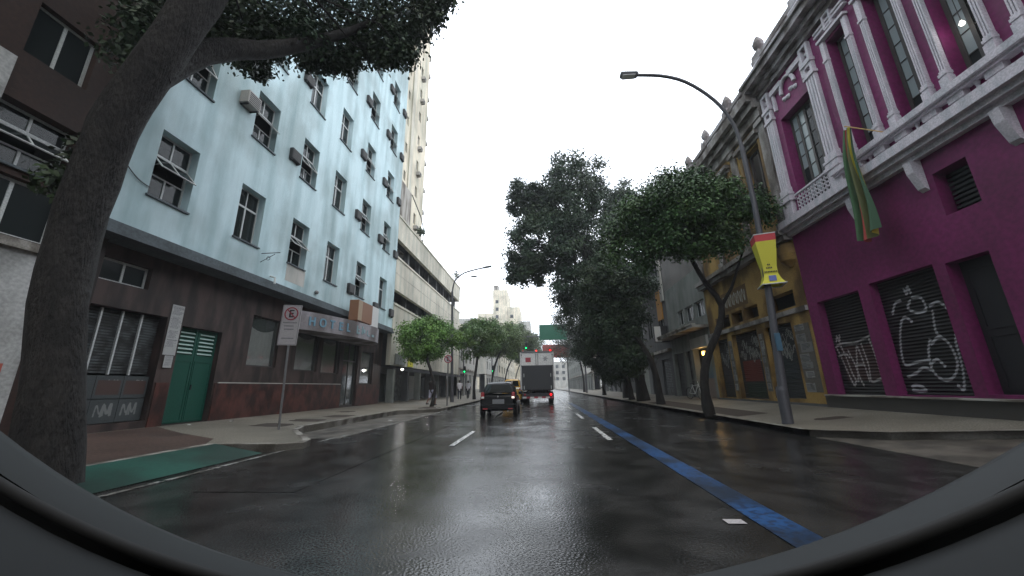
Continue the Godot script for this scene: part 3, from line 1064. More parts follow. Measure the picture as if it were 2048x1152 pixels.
	b2.box(Vector3(-9.54, 4.82, -18.53), Vector3(-9.522, 5.88, -18.95))
	part("panel", b2, M.plywood, bx)
	for z in [-18.65, -20.05]:
		var b3 := MB.new()
		b3.box(Vector3(-9.95, 4.684, z), Vector3(-9.6, 4.8, z - 0.1))
		part("foot", b3, M.wood, bx)
	var wb := MB.new()
	wb.cbox(Vector3(-9.85, 5.35, -21.05), Vector3(0.16, 1.33, 1.0), 0.01)
	single("white_board", wb, M.paper, "plain white board standing on the hotel canopy beside the brown box", "board")
	# poster sheets pasted on the pier
	var img := canvas(64, 256, Color(0.66, 0.66, 0.65))
	for k in 42:
		var y := 8 + k * 5
		if k in [9, 10, 23, 24, 33]:
			continue
		var x := rng.randi_range(4, 14)
		var e := rng.randi_range(40, 60)
		while x < e:
			var l := rng.randi_range(2, 7)
			img.fill_rect(Rect2i(x, y, l, 2 + (1 if k % 11 == 1 else 0)), Color(0.36, 0.36, 0.38))
			x += l + 2
	var po := MB.new()
	var rows3 := []
	fquad(po, G, 10.17, 10.56, 2.35, 3.86, 0.016)
	fquad(po, G, 10.24, 10.5, 1.98, 2.33, 0.038)
	single("poster", po, printed(img, 0.85), "strip of white printed notices pasted between the barred front and the green gate", "poster")
	# small ironwork on the facade
	var ir := MB.new()
	ir.tube([fp(F, 12.55, 6.35, 0.0), fp(F, 12.55, 6.35, 0.75)], [0.014], 6)
	ir.tube([fp(F, 12.55, 6.0, 0.0), fp(F, 12.55, 6.3, 0.55)], [0.011], 6)
	var ring := []
	for k in 15:
		ring.append(fp(F, 12.55, 6.14 + 0.07 * sin(k * 0.45), 0.3 + 0.07 * cos(k * 0.45)))
	ir.tube(ring, [0.01], 5)
	part("sign_bracket", ir, M.iron, h)
	var pp := MB.new()
	pp.tube([fp(F, 13.15, 5.62, 0.02), fp(F, 13.15, 5.55, 0.22), fp(F, 13.15, 5.3, 0.24)], [0.04], 8)
	part("drain_spout", pp, M.frame_white, h)
	var sc := MB.new()
	sc.lathe([[0.0, 0.0], [0.09, 0.02], [0.1, 0.08], [0.06, 0.15], [0.0, 0.16]], Vector3(X, 5.72, -16.15), 12, Basis(Vector3(0, 0, 1), -PI / 2))
	part("wall_lamp", sc, M.steel, h)
	var cb := MB.new()
	var pts := []
	for k in 13:
		var f := k / 12.0
		pts.append(fp(F, 7.42 + f * 0.85, 7.15 - 0.25 * sin(f * PI * 0.7) - 0.25 * f, 0.03))
	cb.tube(pts, [0.014], 5)
	part("cable", cb, M.wire, h)
	var dp := MB.new()
	dp.tube([Vector3(-10.46, 6.0, -7.34), Vector3(-10.46, 34, -7.34)], [0.05], 8)
	part("downpipe", dp, M.hotel_ledge, h)

func build_brown_block() -> void:
	var F := [-10.5, 1.0]
	var b := thing("brown_block", "dark reddish brown apartment block behind the big leaning tree trunk", "building", Vector3(-13, 0.2, -3))
	var holes := [[5.35, 6.45, 8.2, 9.5], [5.3, 6.6, 5.75, 7.1], [2.6, 4.2, 8.2, 9.5], [5.3, 6.5, 11.6, 13.2], [3.0, 4.5, 11.6, 13.2], [5.2, 6.7, 4.35, 5.55]]
	var w := MB.new()
	fwall(w, F, -4.0, 7.28, 0.0, 21.0, 0.3, holes)
	w.box(Vector3(-10.81, 0, -7.28), Vector3(-20, 21, -7.0))
	w.box(Vector3(-10.81, 20.7, 4), Vector3(-20, 21, -6.99))
	part("wall", w, M.brick, b)
	var rm := MB.new()
	rm.box(Vector3(-12.2, 0.3, 4), Vector3(-12.4, 20.5, -6.98))
	part("room_wall", rm, M.room, b)
	for a in holes:
		window(b, -10.5, 1.0, a[0], a[2], a[1] - a[0], a[3] - a[2], "plain" if a != holes[1] else "hotel open wide")
	var sl := MB.new()
	fbox(sl, F, 3.0, 5.25, 6.9, 7.9, 0.003, 0.14)
	part("concrete_panel", sl, M.whitewall, b)
	var g := MB.new()
	fbox(g, F, -2.0, 6.75, 0.1, 4.1, 0.003, 0.1)
	part("painted_wall", g, M.whitewall, b)
	var cap := MB.new()
	fbox(cap, F, -2.0, 6.8, 4.1, 4.28, 0.003, 0.2)
	part("wall_cap", cap, M.kerb, b)
	# painted bands of a mural
	var cols := [mat(0.03, 0.16, 0.26, 0.7), mat(0.06, 0.17, 0.12, 0.7), mat(0.32, 0.22, 0.13, 0.7), mat(0.36, 0.08, 0.05, 0.7)]
	for k in 4:
		var m := MB.new()
		fbox(m, F, 3.0, 6.1 + k * 0.14, 2.2 - k * 0.17, 2.37 - k * 0.17, 0.098, 0.104)
		part("mural_band", m, cols[k], b)
	var pipe := MB.new()
	pipe.tube([Vector3(-10.4, 0.2, -7.2), Vector3(-10.4, 20, -7.2)], [0.06], 8)
	part("downpipe", pipe, M.brick, b)

func build_garage_and_tower() -> void:
	var X := -10.5
	var F := [X, 1.0]
	var g := thing("parking_garage", "cream concrete parking garage with long dark horizontal openings", "building", Vector3(-13, 0.2, -36))
	var far := 47.5
	var tops := [[2.9, 7.35], [8.35, 10.95], [12.35, 14.3]]
	for t in tops:
		var m := MB.new()
		m.box(Vector3(X, t[0], -25.5), Vector3(X - 0.3, t[1], -far))
		m.box(Vector3(X - 0.01, t[0], -far), Vector3(-26, t[1], -far + 0.3))
		part("parapet", m, M.garage, g)
		var lip := MB.new()
		lip.box(Vector3(X + 0.06, t[1] - 0.16, -25.5), Vector3(X - 0.001, t[1] + 0.002, -far - 0.05))
		part("lip", lip, M.garage, g)
	for y in [5.2, 9.6]:
		var jt := MB.new()
		jt.box(Vector3(X + 0.004, y, -25.5), Vector3(X - 0.01, y + 0.03, -far))
		part("joint", jt, M.stained, g)
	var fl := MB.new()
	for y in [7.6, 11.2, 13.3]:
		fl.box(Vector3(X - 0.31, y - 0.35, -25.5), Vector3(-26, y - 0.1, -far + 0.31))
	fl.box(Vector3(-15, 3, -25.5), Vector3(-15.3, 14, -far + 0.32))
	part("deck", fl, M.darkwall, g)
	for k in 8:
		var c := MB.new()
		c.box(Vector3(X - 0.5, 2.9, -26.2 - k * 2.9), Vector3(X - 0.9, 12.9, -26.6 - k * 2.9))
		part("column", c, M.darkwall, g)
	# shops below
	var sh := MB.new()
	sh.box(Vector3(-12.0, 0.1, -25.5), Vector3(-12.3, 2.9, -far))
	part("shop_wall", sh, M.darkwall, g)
	var aw := MB.new()
	aw.obox(Vector3(-10.35, 2.75, -36.4), Vector3(1.7, 0.06, 21.6), Basis(Vector3(0, 0, 1), -0.12))
	aw.box(Vector3(-9.52, 2.45, -25.6), Vector3(-9.5, 2.67, -47.2))
	part("awning", aw, M.truck_dark, g)
	for k in 7:
		var p := MB.new()
		var z := -26.8 - k * 3.0
		p.box(Vector3(-10.7, 0.2, z), Vector3(-11.2, 2.66, z - 0.35))
		part("pier", p, M.darkwall if k % 2 else M.greywall, g)
		var s := MB.new()
		s.box(Vector3(-11.9, 0.3, z - 0.5), Vector3(-11.95, 2.4, z - 2.6))
		part("shop_front", s, [M.shop_glass, M.shutter_old, M.frame_white, M.dark_pane][k % 4], g)
	var pn := MB.new()
	pn.box(Vector3(-10.44, 3.0, -26.3), Vector3(-10.48, 3.75, -28.4))
	part("shop_sign", pn, M.greywall, g)
	var pn2 := MB.new()
	pn2.box(Vector3(-10.44, 2.95, -29.0), Vector3(-10.48, 4.0, -30.2))
	part("yellow_sign", pn2, M.cloth_yellow, g)
	# cream tower set behind it
	var TX := -12.5
	var t := thing("apartment_tower", "very tall narrow cream apartment tower rising behind the blue hotel", "building", Vector3(-16, 14.3, -33))
	var TF := [TX, 1.0]
	var holes := []
	for k in 13:
		holes.append([33.9, 34.5, 17.6 + k * 3.1, 18.8 + k * 3.1])
		holes.append([30.6, 31.1, 17.6 + k * 3.1, 18.6 + k * 3.1])
	var m := MB.new()
	fwall(m, TF, 27.5, 36.6, 13.0, 60.0, 0.25, holes)
	m.box(Vector3(TX - 0.255, 13, -36.6), Vector3(-28, 60, -36.3))
	m.box(Vector3(TX - 0.255, 13, -27.5), Vector3(-28, 60, -27.8))
	m.box(Vector3(TX - 0.255, 59.7, -27.81), Vector3(-28, 60, -36.29))
	m.box(Vector3(TX - 1.4, 13, -27.81), Vector3(TX - 1.6, 59.7, -36.29))
	part("wall", m, M.cream, t)
	var strip := MB.new()
	strip.box(Vector3(TX + 0.12, 13, -31.6), Vector3(TX + 0.002, 60, -32.4))
	part("pilaster", strip, M.garage, t)
	for a in holes:
		window(t, TX, 1.0, a[0], a[2], a[1] - a[0], a[3] - a[2], "plain tower")
	for k in 13:
		if k % 3 != 1:
			air_conditioner(t, TX, 1.0, 33.95, 17.0 + k * 3.1, M.ac_pale, 0.4, 0.55, 0.4)
	for k in 13:
		# units on the far corner, seen against the sky
		var o := holder("air_conditioner", Vector3(TX + 0.02, 16.6 + k * 3.1 + 0.4 * (k % 2), -36.6 - 0.3), t)
		var cs := MB.new()
		cs.cbox(Vector3(-0.3, 0.2, 0), Vector3(0.6, 0.4, 0.6), 0.02)
		part("casing", cs, M.ac_pale, o, false)
	var st := MB.new()
	st.box(Vector3(TX + 0.6, 12.9, -27.6), Vector3(TX - 0.3, 19.5, -31.5))
	part("stair_block", st, M.stained, t)
	var wi := MB.new()
	wi.tube([Vector3(TX + 0.65, 19.4, -31.5), Vector3(TX + 0.66, 18.4, -34.3), Vector3(TX + 0.3, 18.0, -36.4), Vector3(TX + 0.2, 14.2, -36.5)], [0.05], 6)
	part("cable_duct", wi, M.iron, t)

func plain_building(called: String, label: String, F: Array, u0: float, u1: float, ht: float, m: Material, floors: int, bays: int, base_mat: Material) -> Node3D:
	var b := thing(called, label, "building", fp(F, (u0 + u1) / 2, 0.2, -3))
	var holes := []
	var fh := (ht - 4.0) / maxi(1, floors)
	var bw := (u1 - u0) / bays
	for f in floors:
		for k in bays:
			holes.append([u0 + bw * (k + 0.28), u0 + bw * (k + 0.72), 4.2 + f * fh + fh * 0.2, 4.2 + f * fh + fh * 0.75])
	var w := MB.new()
	fwall(w, F, u0, u1, 3.8, ht, 0.3, holes)
	w.box(fp(F, u0, 3.8, -0.305), fp(F, u0 + 0.3, ht, -10))
	w.box(fp(F, u1, 3.8, -0.305), fp(F, u1 - 0.3, ht, -10))
	w.box(fp(F, u0 + 0.31, ht - 0.4, -0.305), fp(F, u1 - 0.31, ht - 0.1, -10))
	part("wall", w, m, b)
	var r := MB.new()
	r.box(fp(F, u0 + 0.31, 0, -1.2), fp(F, u1 - 0.31, ht - 0.41, -1.4))
	part("room_wall", r, M.room, b)
	for a in holes:
		window(b, F[0], F[1], a[0], a[2], a[1] - a[0], a[3] - a[2], "plain")
	var g := MB.new()
	var gh := []
	for k in bays:
		gh.append([u0 + bw * (k + 0.16), u0 + bw * (k + 0.84), 0.3, 3.1])
	fwall(g, F, u0, u1, 0.0, 3.6, 0.3, gh)
	part("ground_floor_wall", g, base_mat, b)
	for k in bays:
		part("shutter", shutter_mesh(F, gh[k][0], gh[k][1], 0.3, 3.1, -0.15, 0.12), [M.shutter_old, M.darkwall, M.greywall][k % 3], b)
	var lg := MB.new()
	fbox(lg, F, u0 - 0.001, u1 + 0.001, 3.602, 3.798, -0.3, 0.25)
	part("ledge", lg, M.stained, b)
	var co := MB.new()
	fbox(co, F, u0, u1, ht - 0.3, ht + 0.05, 0.002, 0.3)
	part("cornice", co, m, b)
	return b

# ---------------------------------------------------------------- right side
func colonnette(parent: Node3D, F: Array, u: float, v0: float, v1: float, wd: float) -> void:
	var o := holder("colonnette", fp(F, u, v0, 0), parent)
	var L := [0.0, F[1]]
	var H := v1 - v0
	var key := "col %.2f %.2f" % [H, wd]
	if not cache.has(key):
		var sh := MB.new()
		for k in [-1, 0, 1]:
			fbox(sh, L, k * wd * 0.33 - wd * 0.1, k * wd * 0.33 + wd * 0.1, 0.5, H - 0.75, 0.0, 0.1)
		fbox(sh, L, -wd * 0.45, wd * 0.45, 0.5, H - 0.75, -0.01, 0.06)
		var ba := MB.new()
		fbox(ba, L, -wd * 0.62, wd * 0.62, 0.0, 0.3, -0.01, 0.16)
		fbox(ba, L, -wd * 0.54, wd * 0.54, 0.3, 0.36, -0.01, 0.13)
		fbox(ba, L, -wd * 0.6, wd * 0.6, 0.36, 0.43, -0.01, 0.15)
		fbox(ba, L, -wd * 0.52, wd * 0.52, 0.43, 0.5, -0.01, 0.12)
		var ca := MB.new()
		fbox(ca, L, -wd * 0.55, wd * 0.55, H - 0.75, H - 0.68, -0.01, 0.13)
		fbox(ca, L, -wd * 0.46, wd * 0.46, H - 0.68, H - 0.02, -0.01, 0.1)
		cache[key] = [sh.mesh(), ba.mesh(), ca.mesh()]
	part("shaft", cache[key][0], M.trim, o, false)
	part("base", cache[key][1], M.trim, o, false)
	part("capital", cache[key][2], M.trim, o, false)

func great_pilaster(parent: Node3D, F: Array, u: float, v0: float, v1: float) -> void:
	var o := holder("pilaster", fp(F, u, v0, 0), parent)
	var L := [0.0, F[1]]
	var H := v1 - v0
	var sh := MB.new()
	fbox(sh, L, -0.2, 0.2, 1.25, H - 1.3, -0.01, 0.08)
	for k in 4:
		fbox(sh, L, -0.2 + k * 0.11, -0.2 + k * 0.11 + 0.07, 1.25, H - 1.3, 0.08, 0.115)
	part("shaft", sh, M.trim, o, false)
	var ba := MB.new()
	fbox(ba, L, -0.24, 0.24, 0.0, 0.7, -0.01, 0.16)
	fbox(ba, L, -0.3, 0.3, 0.7, 0.8, -0.01, 0.22)
	fbox(ba, L, -0.26, 0.26, 0.8, 0.95, -0.01, 0.18)
	fbox(ba, L, -0.29, 0.29, 0.95, 1.03, -0.01, 0.2)
	fbox(ba, L, -0.24, 0.24, 1.03, 1.25, -0.01, 0.15)
	part("base", ba, M.trim, o, false)
	var ca := MB.new()
	fbox(ca, L, -0.25, 0.25, H - 1.3, H - 1.2, -0.01, 0.16)
	rect_frame(ca, L, -0.21, 0.21, H - 1.2, H - 0.82, 0.1, -0.01, 0.13)
	fbox(ca, L, -0.25, 0.25, H - 0.82, H - 0.7, -0.01, 0.17)
	rect_frame(ca, L, -0.21, 0.21, H - 0.7, H - 0.02, 0.1, -0.01, 0.13)
	ca.lathe([[0.0, 0.0], [0.09, 0.02], [0.06, 0.06], [0.0, 0.07]], fp(L, 0, H - 0.36, 0.0), 10, Basis(Vector3(0, 0, 1), -F[1] * PI / 2))
	part("capital", ca, M.trim, o, false)

func baluster_shape(h: float) -> ArrayMesh:
	var mb := MB.new()
	mb.lathe([[0.07, 0], [0.07, h * 0.08], [0.035, h * 0.14], [0.075, h * 0.36], [0.04, h * 0.66], [0.035, h * 0.8], [0.06, h * 0.88], [0.06, h]], Vector3.ZERO, 8)
	return mb.mesh()

func urn_shape(s: float) -> ArrayMesh:
	var mb := MB.new()
	mb.lathe([[0.12 * s, 0], [0.12 * s, 0.08 * s], [0.06 * s, 0.14 * s], [0.2 * s, 0.34 * s], [0.23 * s, 0.52 * s], [0.15 * s, 0.72 * s], [0.06 * s, 0.88 * s], [0.0, 0.95 * s]], Vector3.ZERO, 12)
	return mb.mesh()

func parapet_with_balusters(b: Node3D, F: Array, u0: float, u1: float, v0: float, hgt: float, m: Material, urns: Array, solid: Array) -> void:
	var base := MB.new()
	fbox(base, F, u0, u1, v0, v0 + 0.22, -0.4, 0.05)
	part("parapet_base", base, m, b)
	var rail := MB.new()
	fbox(rail, F, u0, u1, v0 + hgt - 0.2, v0 + hgt, -0.42, 0.07)
	part("parapet_rail", rail, m, b)
	var bal := baluster_shape(hgt - 0.42)
	var u := u0 + 0.15
	while u < u1 - 0.1:
		var full := false
		for s in solid:
			if u > s[0] - 0.06 and u < s[1] + 0.06:
				full = true
		if not full:
			var o := part("baluster", bal, m, b, false)
			o.position = fp(F, u, v0 + 0.22, -0.18) - b.position
		u += 0.19
	for s in solid:
		var p := MB.new()
		fbox(p, F, s[0], s[1], v0 + 0.221, v0 + hgt - 0.201, -0.4, 0.03)
		part("parapet_panel", p, m, b)
		if s.size() > 2:
			var q := MB.new()
			rect_frame(q, F, s[0] + 0.06, s[1] - 0.06, v0 + 0.26, v0 + hgt - 0.25, 0.09, 0.028, 0.09)
			part("panel_frame", q, M.trim, b)
	for s in urns:
		var k := MB.new()
		fbox(k, F, s - 0.25, s + 0.25, v0 + hgt + 0.001, v0 + hgt + 0.2, -0.42, 0.05)
		part("pedestal", k, m, b)
		var o := part("urn", urn_shape(0.95), m, b, false)
		o.position = fp(F, s, v0 + hgt + 0.2, -0.18) - b.position

func graffiti_bold() -> Image:
	var img := canvas(384, 512, Color(0.06, 0.062, 0.066))
	var wh := Color(0.62, 0.6, 0.6)
	img.fill_rect(Rect2i(50, 260, 290, 180), Color(0.2, 0.1, 0.09))
	for k in 60:
		dab(img, rng.randf_range(40, 350), rng.randf_range(225, 275), rng.randf_range(3, 12), Color(0.4, 0.38, 0.38), 0.25)
	var S := [
		[Vector2(0.05, 0.52), Vector2(0.1, 0.6), Vector2(0.2, 0.82), Vector2(0.26, 0.9), Vector2(0.32, 0.84)],
		[Vector2(0.16, 0.5), Vector2(0.22, 0.62), Vector2(0.27, 0.78), Vector2(0.33, 0.86)],
		[Vector2(0.3, 0.55), Vector2(0.38, 0.7), Vector2(0.42, 0.84), Vector2(0.46, 0.9)],
		[Vector2(0.36, 0.86), Vector2(0.44, 0.66), Vector2(0.52, 0.52), Vector2(0.58, 0.72), Vector2(0.6, 0.86)],
		[Vector2(0.4, 0.7), Vector2(0.56, 0.7)],
		[Vector2(0.62, 0.5), Vector2(0.66, 0.7), Vector2(0.64, 0.86), Vector2(0.82, 0.84), Vector2(0.94, 0.82)],
		[Vector2(0.8, 0.46), Vector2(0.84, 0.6), Vector2(0.86, 0.78)],
		[Vector2(0.03, 0.5), Vector2(0.2, 0.47), Vector2(0.5, 0.48), Vector2(0.9, 0.42)],
		[Vector2(0.08, 0.44), Vector2(0.12, 0.39), Vector2(0.15, 0.45), Vector2(0.19, 0.38)],
		[Vector2(0.05, 0.6), Vector2(0.22, 0.58), Vector2(0.3, 0.62)]]
	for s in S:
		stroke(img, s, 7.0, wh)
	return img

func graffiti_loops() -> Image:
	var img := canvas(384, 512, Color(0.055, 0.058, 0.062))
	var wh := Color(0.6, 0.6, 0.61)
	for k in 90:
		dab(img, rng.randf_range(140, 290), rng.randf_range(170, 280), rng.randf_range(6, 18), Color(0.26, 0.27, 0.28), 0.12)
	for k in 40:
		dab(img, rng.randf_range(20, 70), rng.randf_range(150, 200), rng.randf_range(4, 12), Color(0.26, 0.27, 0.28), 0.12)
	var S := [
		[Vector2(0.22, 0.38), Vector2(0.14, 0.5), Vector2(0.08, 0.66), Vector2(0.1, 0.75), Vector2(0.3, 0.73), Vector2(0.45, 0.72)],
		[Vector2(0.22, 0.38), Vector2(0.3, 0.35), Vector2(0.38, 0.4)],
		[Vector2(0.55, 0.56), Vector2(0.48, 0.66), Vector2(0.46, 0.8), Vector2(0.56, 0.88), Vector2(0.7, 0.86), Vector2(0.8, 0.76), Vector2(0.78, 0.62), Vector2(0.68, 0.55), Vector2(0.55, 0.6)],
		[Vector2(0.46, 0.76), Vector2(0.56, 0.72), Vector2(0.64, 0.78)],
		[Vector2(0.44, 0.22), Vector2(0.38, 0.28), Vector2(0.48, 0.33), Vector2(0.62, 0.32), Vector2(0.6, 0.22), Vector2(0.48, 0.2)],
		[Vector2(0.12, 0.3), Vector2(0.2, 0.22), Vector2(0.3, 0.2)],
		[Vector2(0.68, 0.3), Vector2(0.8, 0.28), Vector2(0.9, 0.36), Vector2(0.92, 0.48), Vector2(0.86, 0.6)],
		[Vector2(0.7, 0.34), Vector2(0.66, 0.5), Vector2(0.72, 0.56)],
		[Vector2(0.86, 0.6), Vector2(0.84, 0.8), Vector2(0.78, 0.95), Vector2(0.72, 0.92)],
		[Vector2(0.08, 0.85), Vector2(0.22, 0.82), Vector2(0.34, 0.78), Vector2(0.44, 0.8)],
		[Vector2(0.1, 0.93), Vector2(0.18, 0.92), Vector2(0.28, 0.94)], [Vector2(0.1, 0.96), Vector2(0.2, 0.97), Vector2(0.3, 0.96)],
		[Vector2(0.4, 0.12), Vector2(0.42, 0.16), Vector2(0.46, 0.1), Vector2(0.48, 0.16)]]
	for s in S:
		stroke(img, s, 7.0, wh)
	return img

func graffiti_patch(base: Color, fill: Color, low: Color) -> Image:
	var img := canvas(192, 256, base)
	img.fill_rect(Rect2i(20, 110, 130, 80), fill)
	img.fill_rect(Rect2i(25, 195, 130, 55), low)
	for k in 16:
		var x := rng.randf_range(0.05, 0.8)
		var y := rng.randf_range(0.15, 0.45)
		stroke(img, [Vector2(x, y), Vector2(x + 0.08, y - 0.08), Vector2(x + 0.14, y + 0.05), Vector2(x + 0.2, y - 0.04)], 3.0, Color(0.5, 0.5, 0.49))
	return img

func build_magenta() -> void:
	var X := 9.5
	var F := [X, -1.0]
	var b := thing("magenta_house", "old magenta townhouse with white pilasters, tall windows and graffiti on its shutters", "building", Vector3(12, 0.4, -8))
	var near := 1.0
	var far := 13.6
	var doors := [[11.45, 13.15, 0.82, 3.87], [9.25, 11.05, 0.88, 3.95], [8.1, 8.98, 0.92, 3.87], [4.8, 6.6, 0.8, 3.9]]
	var vent := [7.9, 8.62, 4.92, 6.0]
	var g := MB.new()
	fwall(g, F, near, far, 0.0, 6.55, 0.4, doors + [vent])
	part("ground_floor_wall", g, M.magenta, b)
	var w1 := [11.3, 12.8, 6.99, 10.95]
	var tops := [w1, [9.5, 10.2, 7.6, 11.75], [8.15, 8.85, 7.6, 11.75], [6.85, 7.55, 7.6, 11.75], [5.5, 6.2, 7.6, 11.75]]
	var w := MB.new()
	fwall(w, F, near, far, 6.55, 13.0, 0.45, tops)
	w.box(fp(F, far, 0, -0.455), fp(F, far - 0.3, 14.5, -10))
	w.box(fp(F, near, 0, -0.455), fp(F, near + 0.3, 14.5, -10))
	w.box(fp(F, near + 0.31, 13, -0.455), fp(F, far - 0.31, 13.2, -10))
	part("wall", w, M.magenta, b)
	var rm := MB.new()
	rm.box(fp(F, near + 0.31, 0.5, -3), fp(F, far - 0.31, 12.9, -3.2))
	rm.box(fp(F, near + 0.31, 6.2, -0.46), fp(F, far - 0.31, 6.4, -2.99))
	part("room_wall", rm, M.room, b)
	# shutters with graffiti
	rng.seed = 21
	var imgs := [graffiti_bold(), graffiti_loops()]
	for k in 2:
		part("shutter", shutter_mesh(F, doors[k][0], doors[k][1], doors[k][2], doors[k][3], -0.22), printed(imgs[k], 0.5), b)
	part("shutter", shutter_mesh(F, doors[3][0], doors[3][1], doors[3][2], doors[3][3], -0.22), M.shutter_old, b)
	var d3 := MB.new()
	fbox(d3, F, 8.1, 8.98, 0.92, 3.87, -0.34, -0.3)
	rect_frame(d3, F, 8.18, 8.9, 1.0, 2.2, 0.06, -0.3, -0.28)
	rect_frame(d3, F, 8.18, 8.9, 2.3, 3.7, 0.06, -0.3, -0.28)
	part("door", d3, M.black, b)
	for k in 9:
		var vt := MB.new()
		fbox(vt, F, 7.92, 8.6, 4.95 + k * 0.115, 5.01 + k * 0.115, -0.3, -0.26)
		part("vent_slat", vt, M.black, b)
	# plinth and thresholds
	var pl := MB.new()
	fbox(pl, F, near, 8.02, 0.1, 0.7, 0.002, 0.06)
	fbox(pl, F, 8.02, 13.58, 0.1, 0.8, 0.002, 0.12)
	part("plinth", pl, M.frame_dark, b)
	var thr := MB.new()
	fbox(thr, F, 7.9, 13.5, 0.802, 0.845, -0.2, 0.2)
	part("threshold", thr, M.stained, b)
	# belt courses with soffit
	var be := MB.new()
	fbox(be, F, near, far, 6.75, 7.0, 0.002, 0.42)
	fbox(be, F, near, far, 6.62, 6.748, 0.002, 0.3)
	fbox(be, F, near, far, 6.48, 6.618, 0.002, 0.16)
	part("belt_course", be, M.trim, b)
	var si := MB.new()
	fbox(si, F, near, 11.0, 7.42, 7.58, 0.002, 0.3)
	fbox(si, F, near, 11.0, 7.36, 7.418, 0.002, 0.22)
	part("sill_course", si, M.trim, b)
	for c in [9.85, 8.5, 7.2, 5.85]:
		for s in [-1.0, 1.0]:
			var br := MB.new()
			fbox(br, F, c + s * 0.36 - 0.16, c + s * 0.36 + 0.16, 7.2, 7.358, 0.002, 0.16)
			fbox(br, F, c + s * 0.36 - 0.1, c + s * 0.36 + 0.1, 7.1, 7.199, 0.002, 0.13)
			part("sill_bracket", br, M.trim, b)
		var dp := MB.new()
		dp.lathe([[0.0, 0.0], [0.03, 0.03], [0.045, 0.1], [0.03, 0.18], [0.05, 0.26], [0.05, 0.3]], fp(F, c - 0.0, 7.06, 0.07), 8)
		part("pendant", dp, M.trim, b)
	for c in [10.7, 8.85, 7.0]:
		var cs := MB.new()
		var pr := PackedVector2Array([Vector2(0, 0), Vector2(0.26, 0), Vector2(0.23, -0.3), Vector2(0.09, -0.72), Vector2(0, -0.8)])
		cs.prism(pr, Transform3D(Basis(Vector3(-1, 0, 0), Vector3(0, 1, 0), Vector3(0, 0, -1)), fp(F, c - 0.09, 6.475, 0.002)), 0.18)
		part("console", cs, M.trim, b)
	# giant pilasters and window surrounds
	great_pilaster(b, F, 13.28, 7.001, 12.5)
	great_pilaster(b, F, 10.98, 7.001, 12.5)
	for k in range(1, 5):
		var a: Array = tops[k]
		colonnette(b, F, a[0] - 0.09, 7.58, 11.85, 0.15)
		colonnette(b, F, a[1] + 0.09, 7.58, 11.85, 0.15)
		var li := MB.new()
		fbox(li, F, a[0] - 0.2, a[1] + 0.2, 11.86, 11.95, 0.002, 0.16)
		part("lintel", li, M.trim, b)
		var orn := MB.new()
		var c: float = (a[0] + a[1]) / 2
		fbox(orn, F, c - 0.62, c + 0.62, 12.16, 12.24, 0.002, 0.12)
		fbox(orn, F, c - 0.62, c + 0.62, 12.3, 12.38, 0.002, 0.12)
		rect_frame(orn, F, c - 0.16, c + 0.16, 12.02, 12.55, 0.06, 0.002, 0.15)
		part("ornament", orn, M.trim, b)
		window(b, X, -1.0, a[0], a[2], a[1] - a[0], a[3] - a[2], "tall")
	window(b, X, -1.0, w1[0], w1[2], w1[1] - w1[0], w1[3] - w1[2], "tall")
	# arched ornament over the wide window
	var ar := MB.new()
	fbox(ar, F, 11.2, 11.85, 12.1, 12.3, 0.002, 0.14)
	fbox(ar, F, 12.25, 12.9, 12.1, 12.3, 0.002, 0.14)
	var arc := []
	for k in 13:
		var t := PI * k / 12.0
		arc.append(fp(F, 12.05 + 0.36 * cos(t), 11.75 + 0.5 * sin(t), 0.06))
	ar.tube(arc, [0.07], 6)
	fbox(ar, F, 11.2, 11.3, 11.4, 12.1, 0.002, 0.1)
	fbox(ar, F, 12.8, 12.9, 11.4, 12.1, 0.002, 0.1)
	for k in 4:
		ar.lathe([[0.0, 0.0], [0.1, 0.02], [0.05, 0.09], [0.0, 0.1]], fp(F, 11.75 + 0.2 * k, 11.55 + 0.1 * sin(k * 2.0), 0.0), 8, Basis(Vector3(0, 0, 1), PI / 2))
	part("ornament", ar, M.trim, b)
	# balcony lattice of small rings and bars
	var la := MB.new()
	for i in 10:
		for j in 5:
			var ring := []
			for k in 9:
				ring.append(fp(F, 11.37 + i * 0.152 + 0.065 * cos(TAU * k / 8), 7.1 + j * 0.145 + 0.062 * sin(TAU * k / 8), 0.1))
			la.tube(ring, [0.015], 4, false)
	for j in 6:
		fbox(la, F, 11.28, 12.82, 7.02 + j * 0.145, 7.04 + j * 0.145, 0.085, 0.115)
	fbox(la, F, 11.26, 12.84, 7.76, 7.82, 0.06, 0.14)
	part("balcony_lattice", la, M.trim, b)
	# cornice and parapet
	var co := MB.new()
	fbox(co, F, near, far + 0.1, 12.55, 12.75, 0.002, 0.16)
	fbox(co, F, near, far + 0.12, 12.75, 12.95, 0.002, 0.34)
	fbox(co, F, near, far + 0.15, 12.95, 13.2, -0.3, 0.6)
	fbox(co, F, near, far + 0.18, 13.2, 13.32, -0.3, 0.7)
	part("cornice", co, M.parapet, b)
	parapet_with_balusters(b, F, near, far, 13.32, 1.15, M.parapet, [13.3, 10.9, 8.6], [[12.95, 13.55, 1], [10.4, 11.3, 1], [8.2, 9.0, 1], [5.8, 6.6, 1]])
	var fil := MB.new()
	for s in [[10.4, 11.3], [8.2, 9.0], [12.95, 13.55]]:
		fbox(fil, F, s[0] + 0.16, s[1] - 0.16, 13.7, 14.1, 0.029, 0.035)
	part("panel_fill", fil, M.magenta, b)
	# lamp burning in the upper window
	var lp := thing("window_lamp", "small bright lamp burning inside an upper window of the magenta townhouse", "lamp", fp(F, 7.2, 8.9, -0.12))
	var cord := MB.new()
	cord.tube([Vector3(0, 0.08, 0), Vector3(0, 2.8, 0)], [0.008], 5)
	part("cord", cord, M.wire, lp, false)
	var bl := MB.new()
